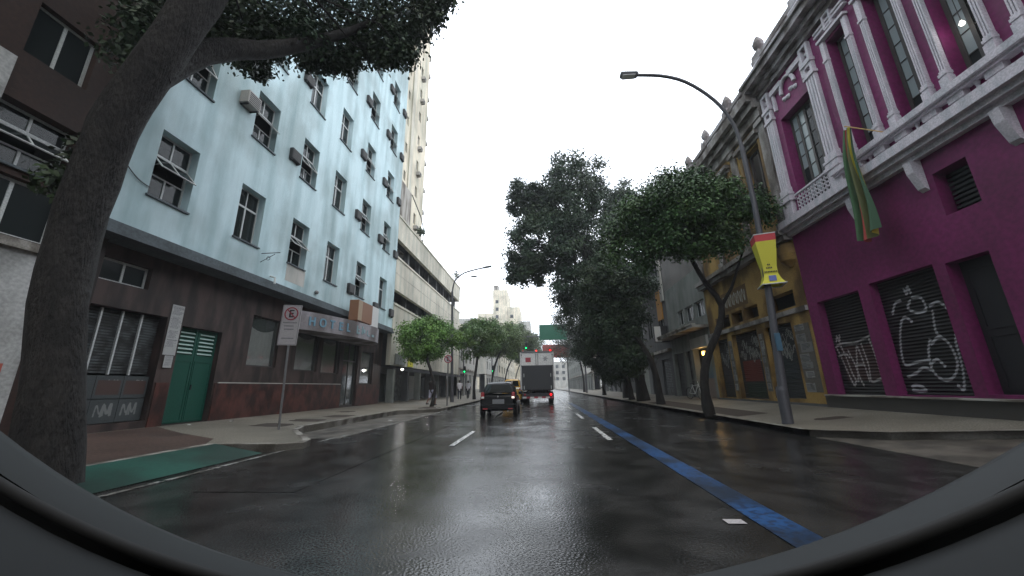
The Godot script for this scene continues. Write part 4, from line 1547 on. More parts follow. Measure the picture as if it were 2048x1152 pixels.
	bl.lathe([[0.0, -0.06], [0.035, -0.04], [0.05, 0.0], [0.03, 0.05], [0.015, 0.08], [0.0, 0.08]], Vector3.ZERO, 12)
	part("bulb", bl, M.bulb, lp, false)
	var li2 := OmniLight3D.new()
	li2.name = "bulb_light"
	li2.light_energy = 0.05
	li2.light_size = 0.08
	li2.omni_range = 12
	li2.omni_attenuation = 2.0
	li2.shadow_enabled = true
	lp.add_child(li2)
	li2.position = Vector3(-0.12, 0, 0)
	# flag on a slanting stick
	var fl := thing("hanging_flag", "long limp flag of green, red and yellow cloth hanging from the magenta townhouse", "flag", fp(F, 9.5, 7.6, 0.3))
	var st := MB.new()
	st.tube([fp(F, 9.15, 7.62, 0.25), fp(F, 9.75, 8.3, 0.6)], [0.016], 6)
	st.tube([fp(F, 9.15, 7.62, 0.25), fp(F, 9.08, 7.58, 0.12)], [0.02], 6)
	part("stick", st, mat(0.5, 0.32, 0.12, 0.6), fl)
	var strips := [[-0.3, -0.16, mat(0.06, 0.14, 0.06, 0.8)], [-0.16, 0.0, mat(0.34, 0.05, 0.04, 0.8)], [0.0, 0.1, mat(0.12, 0.13, 0.05, 0.8)], [0.1, 0.2, mat(0.5, 0.42, 0.04, 0.8)], [0.2, 0.34, mat(0.05, 0.11, 0.06, 0.8)]]
	for s in strips.size():
		var rows := []
		for i in 13:
			var f := i / 12.0
			var row := []
			for j in 7:
				var e := lerpf(strips[s][0], strips[s][1], j / 6.0)
				var sp := 0.4 + 0.8 * f - 0.3 * f * f
				var y := 8.25 - f * (3.35 - 0.6 * absf(e + 0.1)) 
				row.append(fp(F, 9.75 - e * sp + 0.35 * f + 0.06 * sin(f * 3 + 1), y, 0.5 + 0.12 * sin(e * 22 + f * 2.5) * (0.3 + f) + 0.06 * sin(f * 6)))
			rows.append(row)
		var cl := MB.new()
		cl.loft(rows)
		part("cloth", cl, strips[s][2], fl)

func build_yellow() -> void:
	var X := 9.5
	var F := [X, -1.0]
	var b := thing("ochre_house", "crumbling ochre townhouse with peeling plaster beside the magenta townhouse", "building", Vector3(12, 0.4, -17.5))
	var u0 := 13.62
	var u1 := 21.5
	var wins := [[14.3, 15.5, 8.3, 11.1], [16.9, 18.1, 8.3, 11.1], [19.4, 20.6, 8.3, 11.1]]
	var slots := [[14.2, 15.9, 4.0, 4.62], [16.6, 17.7, 4.05, 4.6], [17.9, 18.9, 4.05, 4.6], [19.1, 20.6, 4.0, 4.62]]
	var doors := [[14.7, 16.5, 0.65, 3.5], [17.0, 19.2, 0.55, 3.55], [19.7, 21.1, 0.55, 3.5]]
	var w := MB.new()
	fwall(w, F, u0, u1, 0.0, 12.9, 0.4, wins + slots + doors)
	w.box(fp(F, u1, 0, -0.405), fp(F, u1 - 0.3, 13.5, -10))
	part("wall", w, M.ochre, b)
	var rm := MB.new()
	rm.box(fp(F, u0 + 0.01, 0.3, -1.6), fp(F, u1 - 0.31, 12.9, -1.8))
	rm.box(fp(F, u0 + 0.01, 6.1, -0.41), fp(F, u1 - 0.31, 6.3, -1.59))
	part("room_wall", rm, M.room, b)
	for a in wins:
		var fr := MB.new()
		rect_frame(fr, F, a[0], a[1], a[2], a[3], 0.09, -0.36, -0.26)
		fbox(fr, F, (a[0] + a[1]) / 2 - 0.05, (a[0] + a[1]) / 2 + 0.05, a[2] + 0.09, a[3] - 0.09, -0.36, -0.27)
		part("window_frame", fr, M.frame_dark, b)
		var ho := MB.new()
		fbox(ho, F, a[0] - 0.3, a[1] + 0.3, a[3] + 0.25, a[3] + 0.42, 0.002, 0.28)
		fbox(ho, F, a[0] - 0.2, a[1] + 0.2, a[3] + 0.08, a[3] + 0.249, 0.002, 0.12)
		part("window_hood", ho, M.oldstone, b)
		for s in [a[0] - 0.14, a[1] + 0.14]:
			var ja := MB.new()
			fbox(ja, F, s - 0.1, s + 0.1, a[2], a[3] + 0.079, 0.002, 0.07)
			part("window_jamb", ja, M.ochre, b)
	for a in [13.85, 16.2, 18.75, 21.2]:
		var p := MB.new()
		fbox(p, F, a - 0.2, a + 0.2, 7.2, 11.6, 0.002, 0.1)
		fbox(p, F, a - 0.27, a + 0.27, 11.6, 11.8, 0.002, 0.2)
		fbox(p, F, a - 0.25, a + 0.25, 6.9, 7.2, 0.002, 0.16)
		part("pilaster", p, M.oldstone, b)
	var be := MB.new()
	fbox(be, F, u0, u1, 6.4, 6.6, 0.002, 0.3)
	fbox(be, F, u0, u1, 6.6, 6.8, 0.002, 0.45)
	fbox(be, F, u0, u1, 3.72, 3.9, 0.002, 0.1)
	part("belt_course", be, M.oldstone, b)
	var bulb := MB.new()
	bulb.lathe([[0.06, -0.35], [0.3, -0.1], [0.36, 0.15], [0.3, 0.45], [0.2, 0.6], [0.0, 0.62]], fp(F, 13.95, 5.75, 0.02), 14)
	part("console", bulb, M.ochre, b)
	var co := MB.new()
	fbox(co, F, u0, u1, 11.9, 12.3, 0.002, 0.18)
	fbox(co, F, u0, u1, 12.3, 12.6, 0.002, 0.4)
	fbox(co, F, u0, u1 + 0.1, 12.6, 12.95, -0.3, 0.62)
	part("cornice", co, M.oldstone, b)
	parapet_with_balusters(b, F, u0 + 0.01, u1, 12.95, 1.1, M.parapet, [16.2, 18.7, 21.2], [[14.9, 15.5], [17.2, 18.3], [19.6, 21.4]])
	rng.seed = 31
	var ims := [graffiti_patch(Color(0.13, 0.14, 0.15), Color(0.13, 0.16, 0.18), Color(0.14, 0.15, 0.16)), graffiti_patch(Color(0.16, 0.14, 0.13), Color(0.38, 0.13, 0.09), Color(0.1, 0.16, 0.11)), graffiti_patch(Color(0.18, 0.17, 0.16), Color(0.22, 0.2, 0.2), Color(0.2, 0.19, 0.18))]
	for k in 3:
		part("shutter", shutter_mesh(F, doors[k][0], doors[k][1], doors[k][2], doors[k][3], -0.2), printed(ims[k], 0.7), b)
	# pale posters on the piers
	for a in [[13.75, 14.55], [19.28, 19.62], [16.58, 16.92]]:
		var img := canvas(64, 256, Color(0.36, 0.34, 0.31))
		for q in 7:
			var py := q * 36 + rng.randi_range(-6, 6)
			var px := rng.randi_range(-6, 14)
			var f := rng.randf_range(0.4, 0.56)
			img.fill_rect(Rect2i(px, py, rng.randi_range(34, 60), rng.randi_range(24, 38)), Color(f, f, f * 0.97))
			for e in 5:
				img.fill_rect(Rect2i(px + 6, py + 5 + e * 5, rng.randi_range(14, 34), 2), Color(0.26, 0.26, 0.28))
		for q in 40:
			dab(img, rng.randf_range(0, 64), rng.randf_range(0, 256), rng.randf_range(2, 7), Color(0.3, 0.28, 0.25), 0.35)
		var p := MB.new()
		fquad(p, F, a[0], a[1], 0.9, 3.3, 0.012)
		part("poster", p, printed(img, 0.9), b)
	var tg := canvas(128, 64, Color(0.36, 0.27, 0.15))
	for q in 6:
		var x := 0.05 + q * 0.15
		stroke(tg, [Vector2(x, 0.8), Vector2(x + 0.04, 0.2), Vector2(x + 0.1, 0.75), Vector2(x + 0.12, 0.25)], 2.5, Color(0.62, 0.62, 0.6))
	var tq := MB.new()
	fquad(tq, F, 17.2, 19.6, 4.75, 5.7, 0.006)
	part("tag", tq, printed(tg, 0.8), b)
	var pl := MB.new()
	fbox(pl, F, u0, u1, 0.1, 0.52, 0.002, 0.08)
	part("plinth", pl, M.darkwall, b)
	# aerial on the roof
	var an := MB.new()
	an.tube([fp(F, 21.3, 13.9, -1.2), fp(F, 21.3, 16.2, -1.2)], [0.025], 6)
	an.tube([fp(F, 21.0, 16.0, -1.2), fp(F, 21.6, 16.0, -1.2)], [0.015], 5)
	part("aerial", an, M.iron, b)

func build_grey() -> void:
	var X := 9.5
	var F := [X, -1.0]
	var b := thing("grey_shop_house", "low grey shop building with three dark windows beside the ochre townhouse", "building", Vector3(12, 0.4, -24.6))
	var u0 := 21.52
	var u1 := 28.0
	var wins := [[21.7, 23.0, 5.1, 6.05], [23.3, 24.6, 5.1, 6.05], [24.9, 25.9, 5.1, 6.05]]
	var shops := [[21.8, 24.2, 0.4, 3.3], [24.6, 25.5, 0.4, 3.3], [25.9, 27.6, 0.4, 3.3]]
	var w := MB.new()
	fwall(w, F, u0, u1, 0.0, 8.0, 0.35, wins + shops)
	w.box(fp(F, u1, 0, -0.355), fp(F, u1 - 0.3, 8.0, -10))
	part("wall", w, M.greywall, b)
	var rm := MB.new()
	rm.box(fp(F, u0 + 0.01, 0.3, -1.6), fp(F, u1 - 0.31, 7.9, -1.8))
	part("room_wall", rm, M.room, b)
	for a in wins:
		window(b, X, -1.0, a[0], a[2], a[1] - a[0], a[3] - a[2], "plain")
	var lg := MB.new()
	fbox(lg, F, u0, u1, 4.35, 4.5, 0.002, 0.9)
	fbox(lg, F, u0, u1, 4.5, 4.6, 0.7, 0.95)
	part("canopy", lg, M.stained, b)
	var sg := MB.new()
	fbox(sg, F, 21.8, 24.2, 3.32, 3.95, 0.002, 0.12)
	part("shop_sign", sg, M.palewall, b)
	var bp := MB.new()
	fbox(bp, F, 21.85, 23.4, 1.55, 2.75, -0.3, -0.2)
	part("blue_panel", bp, mat(0.07, 0.12, 0.16, 0.5), b)
	var cp := MB.new()
	fbox(cp, F, 21.85, 23.4, 0.42, 1.545, -0.3, -0.18)
	part("counter", cp, mat(0.2, 0.16, 0.14, 0.6), b)
	part("shutter", shutter_mesh(F, 24.6, 25.5, 0.4, 3.3, -0.2), M.shutter_old, b)
	part("shutter", shutter_mesh(F, 25.9, 27.6, 0.4, 3.3, -0.2), M.darkwall, b)
	var lp := thing("shop_lamp", "small warm lamp glowing over the counter of the grey shop", "lamp", fp(F, 22.9, 3.0, -0.1))
	var l1 := MB.new()
	l1.cbox(Vector3.ZERO, Vector3(0.1, 0.24, 0.36), 0.02)
	part("diffuser", l1, M.warm_bulb, lp, false)
	var l2 := MB.new()
	l2.box(Vector3(-0.07, 0.12, -0.2), Vector3(0.07, 0.16, 0.2))
	part("cap", l2, M.frame_dark, lp, false)
	var li := OmniLight3D.new()
	li.name = "lamp_light"
	li.light_color = Color(1, 0.8, 0.5)
	li.light_energy = 0.6
	li.light_size = 0.15
	li.omni_range = 8
	li.shadow_enabled = true
	li.omni_attenuation = 2.0
	lp.add_child(li)
	li.position = Vector3(-0.12, -0.02, 0)
	# next house: darker, with an orange panel and a boxed sign
	var d := plain_building("dark_house", "dark grey house with an orange wall panel behind the right hand trees", F, 28.02, 37.0, 12.5, M.darkwall, 2, 3, M.darkwall)
	var op := MB.new()
	fbox(op, F, 28.8, 29.9, 6.1, 8.4, 0.002, 0.1)
	part("orange_panel", op, mat(0.42, 0.2, 0.03, 0.7), d)
	var wp := MB.new()
	fbox(wp, F, 28.15, 28.75, 7.4, 11.6, 0.002, 0.12)
	part("white_strip", wp, M.palewall, d)
	var sb := thing("projecting_sign", "small square white and black box sign projecting from the dark house", "sign", fp(F, 28.5, 4.9, 0.5))
	var s1 := MB.new()
	s1.cbox(Vector3(0, 0, 0), Vector3(0.95, 1.2, 0.35), 0.02)
	part("case", s1, M.iron, sb, false)
	var s2 := MB.new()
	s2.box(Vector3(-0.46, -0.56, 0.176), Vector3(0.0, 0.56, 0.19))
	part("face", s2, M.paper, sb, false)
	var s3 := MB.new()
	s3.tube([Vector3(0.4, 0.3, 0), Vector3(0.52, 0.3, 0)], [0.03], 6)
	part("arm", s3, M.iron, sb, false)

func build_far() -> void:
	var R := [9.5, -1.0]
	var L := [-10.5, 1.0]
	plain_building("pale_house", "pale weathered house further along the right side past the dark house", R, 37.02, 48.0, 11.0, M.greywall, 2, 4, M.darkwall)
	plain_building("brick_house", "reddish house with shuttered shops near the far right crossing", R, 48.02, 60.0, 13.0, M.redwall, 3, 4, M.darkwall)
	plain_building("poster_house", "light house beyond the crossing at the far right end of the street", R, 72.0, 90.0, 10.0, M.palewall, 2, 5, M.greywall)
	plain_building("corner_block", "long grey block beyond the light house at the far right end of the street", R, 90.1, 140.0, 16.0, M.greywall, 4, 9, M.greywall)
	plain_building("white_house", "white house just past the parking garage on the left", L, 48.0, 60.0, 9.0, M.palewall, 2, 4, M.palewall)
	plain_building("balcony_house", "pale old house with many windows beyond the left crossing", L, 72.0, 92.0, 12.0, M.palewall, 3, 6, M.palewall)
	plain_building("cream_block", "cream block at the far left end of the street", L, 92.1, 150.0, 17.0, M.cream, 4, 9, M.palewall)
	# the street goes on behind the camera
	plain_building("brown_row", "brown row of houses on the left behind the viewer", L, -45.0, -4.02, 18.0, M.brown, 3, 5, M.brown)
	plain_building("grey_row", "grey row of houses on the right behind the viewer", R, -45.0, 0.98, 14.0, M.greywall, 2, 5, M.darkwall)
	# stepped cream tower far down the street
	var t := thing("stepped_tower", "distant stepped cream tower block above the left street trees", "building", Vector3(-22, 0.2, -165))
	var steps := [[-41.0, -27.5, 31.0, M.palewall], [-27.4, -20.5, 33.0, M.cream], [-20.4, -14.0, 43.5, M.cream], [-13.9, -8.5, 35.5, M.cream], [-8.4, -4.0, 29.0, M.palewall]]
	for s in steps:
		var m := MB.new()
		m.box(Vector3(s[0], 0, -160), Vector3(s[1], s[2], -180))
		part("wall", m, s[3], t)
		var n := int((s[1] - s[0]) / 3.2)
		for i in range(2, int(s[2] / 3.4)):
			for k in n:
				if s[2] - i * 3.4 < 22:
					var wn := MB.new()
					var x: float = s[0] + 1.2 + k * 3.2
					wn.box(Vector3(x, i * 3.4, -159.96), Vector3(x + 1.3, i * 3.4 + 1.5, -160.05))
					part("window", wn, M.dark_pane, t)
	var tk := MB.new()
	tk.box(Vector3(-20.2, 43.5, -161), Vector3(-18.0, 46.0, -166))
	part("water_tank", tk, M.stained, t)
	var e := thing("end_block", "pale block closing the view at the end of the street", "building", Vector3(12, 0.0, -225))
	var em := MB.new()
	em.box(Vector3(-3.9, 0, -218), Vector3(45, 15, -232))
	part("wall", em, M.palewall, e)
	for i in 3:
		for k in 13:
			var wn := MB.new()
			wn.box(Vector3(-2.5 + k * 3.6, 4.5 + i * 3.4, -217.95), Vector3(-0.9 + k * 3.6, 6.3 + i * 3.4, -218.05))
			part("window", wn, M.dark_pane, e)

# ---------------------------------------------------------------- trees
func leaves(mb: MB, r: RandomNumberGenerator, clumps: Array, per: int, size: float, tint: Color, droop := 0.35) -> void:
	mb.colored = true
	for cl in clumps:
		var c: Vector3 = cl[0]
		var rad: Vector3 = cl[1] if cl[1] is Vector3 else Vector3.ONE * cl[1]
		var shade := r.randf_range(0.72, 1.28)
		var warm := r.randf_range(-0.08, 0.1)
		var count := int(per * (cl[2] if cl.size() > 2 else 1.0))
		for k in count:
			var d := Vector3(r.randfn(), r.randfn(), r.randfn()).normalized()
			var rr := pow(r.randf(), 0.45) * (1.0 + 0.22 * r.randfn())
			var p := c + Vector3(d.x * rad.x, d.y * rad.y, d.z * rad.z) * rr
			var s := size * r.randf_range(0.6, 1.25)
			var nrm := (d * 0.7 + Vector3(r.randfn() * 0.5, 0.55 + r.randfn() * 0.4, r.randfn() * 0.5)).normalized()
			var along := nrm.cross(Vector3(r.randfn(), r.randfn(), r.randfn())).normalized()
			along = (along + Vector3(0, -droop, 0)).normalized()
			var side := along.cross(nrm).normalized() * s * 0.3
			var tip := p + along * s
			var mid := p + along * s * 0.45 + nrm * s * 0.05
			var f := shade * r.randf_range(0.75, 1.25)
			mb.col = Color(tint.r * f * (1.0 + warm), tint.g * f, tint.b * f * (1.0 - warm), 1)
			mb.tri_s(p, mid + side, tip, nrm, nrm, nrm)
			mb.tri_s(p, tip, mid - side, nrm, nrm, nrm)

# clumps over an uneven dome
func crown_clumps(r: RandomNumberGenerator, center: Vector3, rad: Vector3, count: int, clump: float, shell := 0.62) -> Array:
	var out := []
	var nz := FastNoiseLite.new()
	nz.seed = r.randi()
	nz.frequency = 0.9
	for k in count:
		var y := 1.0 - 2.0 * (k + 0.5) / count
		var a := k * 2.39996 + r.randf_range(-0.3, 0.3)
		var d := Vector3(sqrt(1 - y * y) * cos(a), y, sqrt(1 - y * y) * sin(a))
		var lump := 0.86 + 0.36 * nz.get_noise_3dv(d * 1.6)
		var depth := r.randf_range(shell, 1.0) * lump
		out.append([center + d * rad * depth, Vector3(clump, clump * 0.75, clump) * r.randf_range(0.7, 1.25), 1.0])
	return out

func limbs(mb: MB, r: RandomNumberGenerator, from: Vector3, tips: Array, r0: float, every := 3) -> void:
	for k in range(0, tips.size(), every):
		var to: Vector3 = tips[k][0]
		var a := from.lerp(to, 0.35) + Vector3(r.randfn(), absf(r.randfn()), r.randfn()) * 0.25
		var b := from.lerp(to, 0.7) + Vector3(r.randfn(), r.randfn(), r.randfn()) * 0.25
		mb.tube([from, a, b, to], [r0, r0 * 0.6, r0 * 0.35, r0 * 0.1], 5, false)

func tree(called: String, label: String, group: String, trunk: Array, radii: Array, clumps: Array, per: int, leaf: float, tint: Color, sd: int, limb := 0.06, every := 3, extra := []) -> void:
	var r := RandomNumberGenerator.new()
	r.seed = sd
	var t := thing(called, label, "tree", trunk[0], group)
	var tr := MB.new()
	tr.tube(trunk, radii, 16, true, 0.09)
	part("trunk", tr, M.bark, t)
	var br := MB.new()
	limbs(br, r, trunk[-1] as Vector3, clumps, limb, every)
	for e in extra:
		br.tube(e[0], e[1], 9, true, 0.05)
	part("branches", br, M.bark, t)
	var cr := MB.new()
	leaves(cr, r, clumps, per, leaf, tint)
	part("crown", cr, M.leaf, t)

func bezier(pts: Array, count: int) -> Array:
	var c := Curve3D.new()
	for k in pts.size():
		var d: Vector3 = (pts[mini(k + 1, pts.size() - 1)] - pts[maxi(k - 1, 0)]) / 6.0
		c.add_point(pts[k], -d, d)
	var out := []
	var len := c.get_baked_length()
	for k in count:
		out.append(c.sample_baked(len * k / (count - 1.0), true))
	return out

func build_trees() -> void:
	var r := RandomNumberGenerator.new()
	r.seed = 91
	var dark := Color(0.034, 0.058, 0.026)
	# the leaning tree at the left edge
	var tk := bezier([Vector3(-6.25, 0.1, -4.62), Vector3(-6.5, 1.5, -4.6), Vector3(-6.85, 3.2, -4.6), Vector3(-6.74, 5.3, -4.6), Vector3(-6.3, 7.0, -4.65), Vector3(-6.05, 8.3, -4.8), Vector3(-5.9, 10.2, -5.1)], 22)
	var rad := []
	for k in 22:
		rad.append(0.275 + 0.002 * k if k > 2 else 0.36 - 0.03 * k)
	var b1 := bezier([Vector3(-6.4, 6.5, -4.65), Vector3(-6.35, 7.8, -5.4), Vector3(-5.9, 8.9, -6.4), Vector3(-5.0, 10.4, -7.4), Vector3(-3.6, 12.2, -8.2)], 12)
	var b2 := bezier([Vector3(-6.1, 8.2, -4.8), Vector3(-6.9, 9.6, -5.6), Vector3(-8.0, 11.2, -6.8)], 8)
	var cl := []
	for a in [[-9.2, 11.9, -8.2, 0.8], [-8.3, 11.4, -8, 0.9], [-7.7, 10.5, -7.9, 0.5], [-7.6, 10.0, -7.9, 0.28], [-7.2, 10.9, -7.7, 0.6], [-6.6, 11.0, -8, 0.75], [-6.0, 10.75, -8.1, 0.65], [-5.4, 11.3, -8, 0.8], [-4.9, 10.95, -8.2, 0.6], [-4.5, 10.7, -8.1, 0.5], [-4.1, 11.3, -8.0, 0.65], [-3.7, 10.7, -8, 0.5], [-3.5, 10.35, -8.05, 0.42], [-3.2, 11.3, -8.1, 0.55], [-2.8, 11.9, -8.2, 0.45], [-2.45, 12.5, -8.2, 0.4], [-3.2, 12.4, -8.2, 0.7], [-4.3, 12.4, -8.2, 0.9], [-5.5, 12.4, -8.2, 0.9], [-6.7, 12.2, -8.1, 0.9], [-7.8, 12.3, -8.1, 0.9], [-6.2, 10.3, -8.0, 0.3], [-5.6, 10.2, -8.0, 0.35], [-5.2, 10.3, -8.1, 0.38], [-4.0, 10.2, -8.0, 0.35], [-6.9, 9.2, -6.6, 0.45], [-6.3, 9.6, -6.6, 0.5], [-5.6, 9.9, -6.9, 0.5], [-7.4, 9.6, -6.6, 0.5], [-8.0, 10.4, -7.0, 0.7], [-7.2, 10.6, -6.6, 0.6]]:
		cl.append([Vector3(a[0], a[1], a[2]), a[3], 1.0])
	for k in 26:
		cl.append([Vector3(r.randf_range(-9.5, -2.6), r.randf_range(13.0, 15.5), r.randf_range(-9.0, -5.5)), 1.0, 0.6])
	for k in 34:
		cl.append([Vector3(r.randf_range(-9.5, 3.5), r.randf_range(11.5, 14.5), r.randf_range(-4.5, 4.5)), 1.5, 0.6])
	for a in [[-8.6, 9.3, -6.0, 0.5], [-9.3, 9.0, -6.2, 0.6], [-8.9, 10.2, -6.5, 0.8], [-9.6, 10.6, -6.8, 0.8], [-7.9, 8.6, -5.4, 0.45], [-8.2, 9.8, -6.0, 0.6]]:
		cl.append([Vector3(a[0], a[1], a[2]), a[3], 0.8])
	# a sprout of young leaves on the trunk
	cl.append([Vector3(-7.55, 4.55, -4.7), Vector3(0.4, 0.35, 0.3), 0.35])
	cl.append([Vector3(-7.25, 5.1, -4.7), Vector3(0.3, 0.3, 0.3), 0.22])
	tree("street_tree", "big leaning tree at the left edge with a thick dark trunk and leaves overhead", "street trees", tk, rad, cl, 900, 0.135, Color(0.03, 0.052, 0.024), 5, 0.05, 4, [[b1, [0.26, 0.25, 0.23, 0.21, 0.19, 0.17, 0.15, 0.12, 0.1, 0.08, 0.06, 0.04]], [b2, [0.2, 0.18, 0.16, 0.13, 0.1, 0.08, 0.06, 0.04]], [[Vector3(-6.85, 4.2, -4.6), Vector3(-7.5, 4.5, -4.7)], [0.03, 0.01]]])
	# small trees on the left pavement
	var fresh := Color(0.13, 0.25, 0.055)
	var lt := [
		["young bright green tree on the left pavement just past the hotel canopy", Vector3(-6.75, 0.15, -23.2), [Vector3(-6.6, 1.2, -23.3), Vector3(-6.95, 2.2, -23.6), Vector3(-7.4, 3.0, -24.2)], Vector3(-7.85, 4.55, -25.4), Vector3(2.5, 1.85, 2.3), 46, fresh],
		["second green street tree on the left, behind the round no-parking sign", Vector3(-6.4, 0.2, -36), [Vector3(-6.4, 1.8, -36), Vector3(-6.2, 3.6, -36.2)], Vector3(-6.2, 6.2, -37), Vector3(2.9, 2.3, 2.8), 46, Color(0.1, 0.18, 0.05)],
		["third street tree on the left, beside the green traffic light", Vector3(-6.3, 0.2, -48), [Vector3(-6.3, 2, -48), Vector3(-5.8, 4.2, -48)], Vector3(-5.2, 7.3, -49), Vector3(3.5, 2.7, 3.2), 46, Color(0.11, 0.17, 0.05)],
		["far street tree on the left with its crown over the road", Vector3(-6.3, 0.2, -66), [Vector3(-6.3, 2.5, -66), Vector3(-5.6, 5, -66)], Vector3(-4.2, 9.0, -67), Vector3(4.4, 3.6, 4), 46, Color(0.08, 0.115, 0.045)],
		["farthest street tree on the left near the end of the street", Vector3(-6.3, 0.2, -92), [Vector3(-6.3, 3, -92), Vector3(-5.4, 6, -92)], Vector3(-4.0, 10.5, -93), Vector3(5.5, 4.5, 5), 46, Color(0.08, 0.115, 0.05)]]
	for k in lt.size():
		var a: Array = lt[k]
		var tr2 := bezier([a[1]] + a[2] + [a[3] - Vector3(0, a[4].y * 0.5, 0)], 10)
		var sc := 0.09 if k < 1 else 0.12
		var cl2 := crown_clumps(r, a[3], a[4], a[5], 0.62 * a[4].x / 2.4)
		if k == 0:
			cl2 = cl2.filter(func(q): return not (q[0].x > -7.0 and q[0].y < 4.1))
		tree("street_tree", a[0], "street trees", tr2, [sc * 1.5, sc * 1.2, sc, sc, sc, sc, sc, sc * 0.9, sc * 0.8, sc * 0.7], cl2, 420, 0.15 * (1.0 + k * 0.22), a[6], 100 + k, 0.05)
	# right side: slim tree beside the lamp post
	var s1 := bezier([Vector3(6.1, 0.1, -14.8), Vector3(6.05, 1.2, -14.8), Vector3(6.3, 2.2, -14.8), Vector3(6.95, 3.4, -14.8), Vector3(7.15, 4.3, -14.85), Vector3(6.7, 5.2, -14.9), Vector3(6.3, 6.4, -15)], 18)
	var rs := []
	for k in 18:
		rs.append(0.2 if k < 2 else 0.165 - 0.005 * k)
	var c1 := crown_clumps(r, Vector3(6.0, 8.0, -14.6), Vector3(3.1, 2.1, 2.2), 70, 0.72, 0.5)
	c1 += [[Vector3(8.4, 8.0, -14), 0.7, 1.0], [Vector3(8.9, 7.6, -13.8), 0.55, 1.0], [Vector3(8.8, 8.4, -14.2), 0.5, 0.8], [Vector3(3.3, 6.6, -15), 0.7, 1.0], [Vector3(3.6, 7.4, -15), 0.8, 1.0], [Vector3(7.6, 6.9, -14.4), 0.7, 1.0], [Vector3(4.5, 6.2, -15), 0.6, 0.8]]
	tree("street_tree", "slim crooked tree on the right pavement beside the pole with the yellow banner", "street trees", s1, rs, c1, 800, 0.135, Color(0.052, 0.105, 0.032), 7, 0.07, 3, [[[Vector3(7.1, 4.1, -14.85), Vector3(7.6, 4.9, -14.7), Vector3(8.2, 6.5, -14.4)], [0.08, 0.06, 0.03]]])
	# dark giants behind
	var rt := [
		["towering dark tree on the right whose crown reaches out over the truck", Vector3(6.9, 0.2, -27), [Vector3(6.6, 3, -27), Vector3(5.6, 7, -27.5)], [[Vector3(2.9, 16.2, -28.5), Vector3(4.0, 4.6, 3.8), 64], [Vector3(0.6, 12.4, -28), Vector3(3.2, 3.6, 3.0), 46], [Vector3(3.9, 9.6, -28.5), Vector3(3.8, 4.0, 3.4), 52], [Vector3(-1.0, 10.2, -28), Vector3(1.7, 1.3, 1.5), 16], [Vector3(-0.8, 16.6, -28.5), Vector3(2.0, 2.0, 1.8), 20]], Color(0.037, 0.062, 0.034), 300],
		["tall dark tree on the right between the towering tree and the ochre townhouse", Vector3(7.2, 0.2, -33), [Vector3(7.2, 4, -33), Vector3(7.5, 8, -33.4)], [[Vector3(8.4, 17.6, -34), Vector3(3.4, 3.8, 3.0), 44], [Vector3(6.8, 11.5, -33.5), Vector3(3.6, 3.6, 3.2), 40]], Color(0.036, 0.06, 0.034), 280],
		["dense dark tree on the right with low branches beside the road", Vector3(6.6, 0.2, -22.2), [Vector3(6.5, 1.6, -22.2), Vector3(6.2, 3, -22.4)], [[Vector3(4.9, 7.4, -23.4), Vector3(2.7, 2.4, 2.2), 44], [Vector3(4.6, 4.9, -23.6), Vector3(2.5, 2.0, 1.9), 36], [Vector3(5.4, 2.9, -23.4), Vector3(1.6, 1.1, 1.3), 20]], Color(0.03, 0.054, 0.024), 300],
		["low bushy tree on the right under the dense dark trees", Vector3(6.7, 0.2, -29.5), [Vector3(6.6, 1.2, -29.5), Vector3(6.3, 2, -29.6)], [[Vector3(5.0, 4.6, -30), Vector3(3.0, 2.6, 2.4), 46], [Vector3(5.6, 2.6, -30.5), Vector3(2.0, 1.3, 2.0), 24]], Color(0.03, 0.052, 0.024), 240],
		["far dark tree on the right beside the green road sign", Vector3(7.0, 0.2, -44), [Vector3(6.9, 3, -44), Vector3(6.4, 6, -44)], [[Vector3(5.9, 9.5, -45), Vector3(4.6, 4.6, 4), 56], [Vector3(6.2, 5.0, -44), Vector3(2.6, 2.4, 2.6), 20]], Color(0.036, 0.056, 0.03), 240],
		["farthest dark tree on the right beyond the traffic lights", Vector3(7.2, 0.2, -66), [Vector3(7.1, 3, -66), Vector3(6.6, 6, -66)], [[Vector3(6.0, 9.0, -66), Vector3(5.0, 4.6, 5), 50]], Color(0.045, 0.06, 0.035), 200]]
	for k in rt.size():
		var a: Array = rt[k]
		var cc := []
		for e in a[3]:
			cc += crown_clumps(r, e[0], e[1], e[2], 0.85 * maxf(0.75, e[1].x / 3.4), 0.5)
		var tr3 := bezier([a[1]] + a[2] + [a[3][0][0] - Vector3(0, a[3][0][1].y * 0.6, 0)], 12)
		var sc2 := 0.36 if k < 2 else 0.2
		var rr := []
		for q in 12:
			rr.append(sc2 * (1.3 if q == 0 else 1.0 - 0.05 * q))
		tree("street_tree", a[0], "street trees", tr3, rr, cc, int(a[5] * 1.6), 0.21 if k != 2 and k != 3 else 0.16, a[4], 200 + k, 0.12)
	# shrubs growing on the garage roof
	for a in [["small shrub sprouting on the near end of the garage roof", Vector3(-10.3, 14.32, -29.8), 0.5], ["small shrub sprouting on the far end of the garage roof", Vector3(-10.4, 14.32, -44.0), 1.0]]:
		var sh := thing("roof_shrub", a[0], "shrub", a[1], "shrubs on the garage roof")
		var st := MB.new()
		st.tube([a[1], a[1] + Vector3(0.1, a[2] * 0.6, 0), a[1] + Vector3(0.05, a[2], 0.1)], [0.04, 0.03, 0.01], 6)
		part("stem", st, M.bark, sh)
		var lf := MB.new()
		leaves(lf, r, [[a[1] + Vector3(0, a[2], 0), a[2] * 0.7, 1.0], [a[1] + Vector3(0.3, a[2] * 0.6, 0.2), a[2] * 0.4, 0.6]], 90, 0.25, Color(0.06, 0.085, 0.05))
		part("foliage", lf, M.leaf, sh)

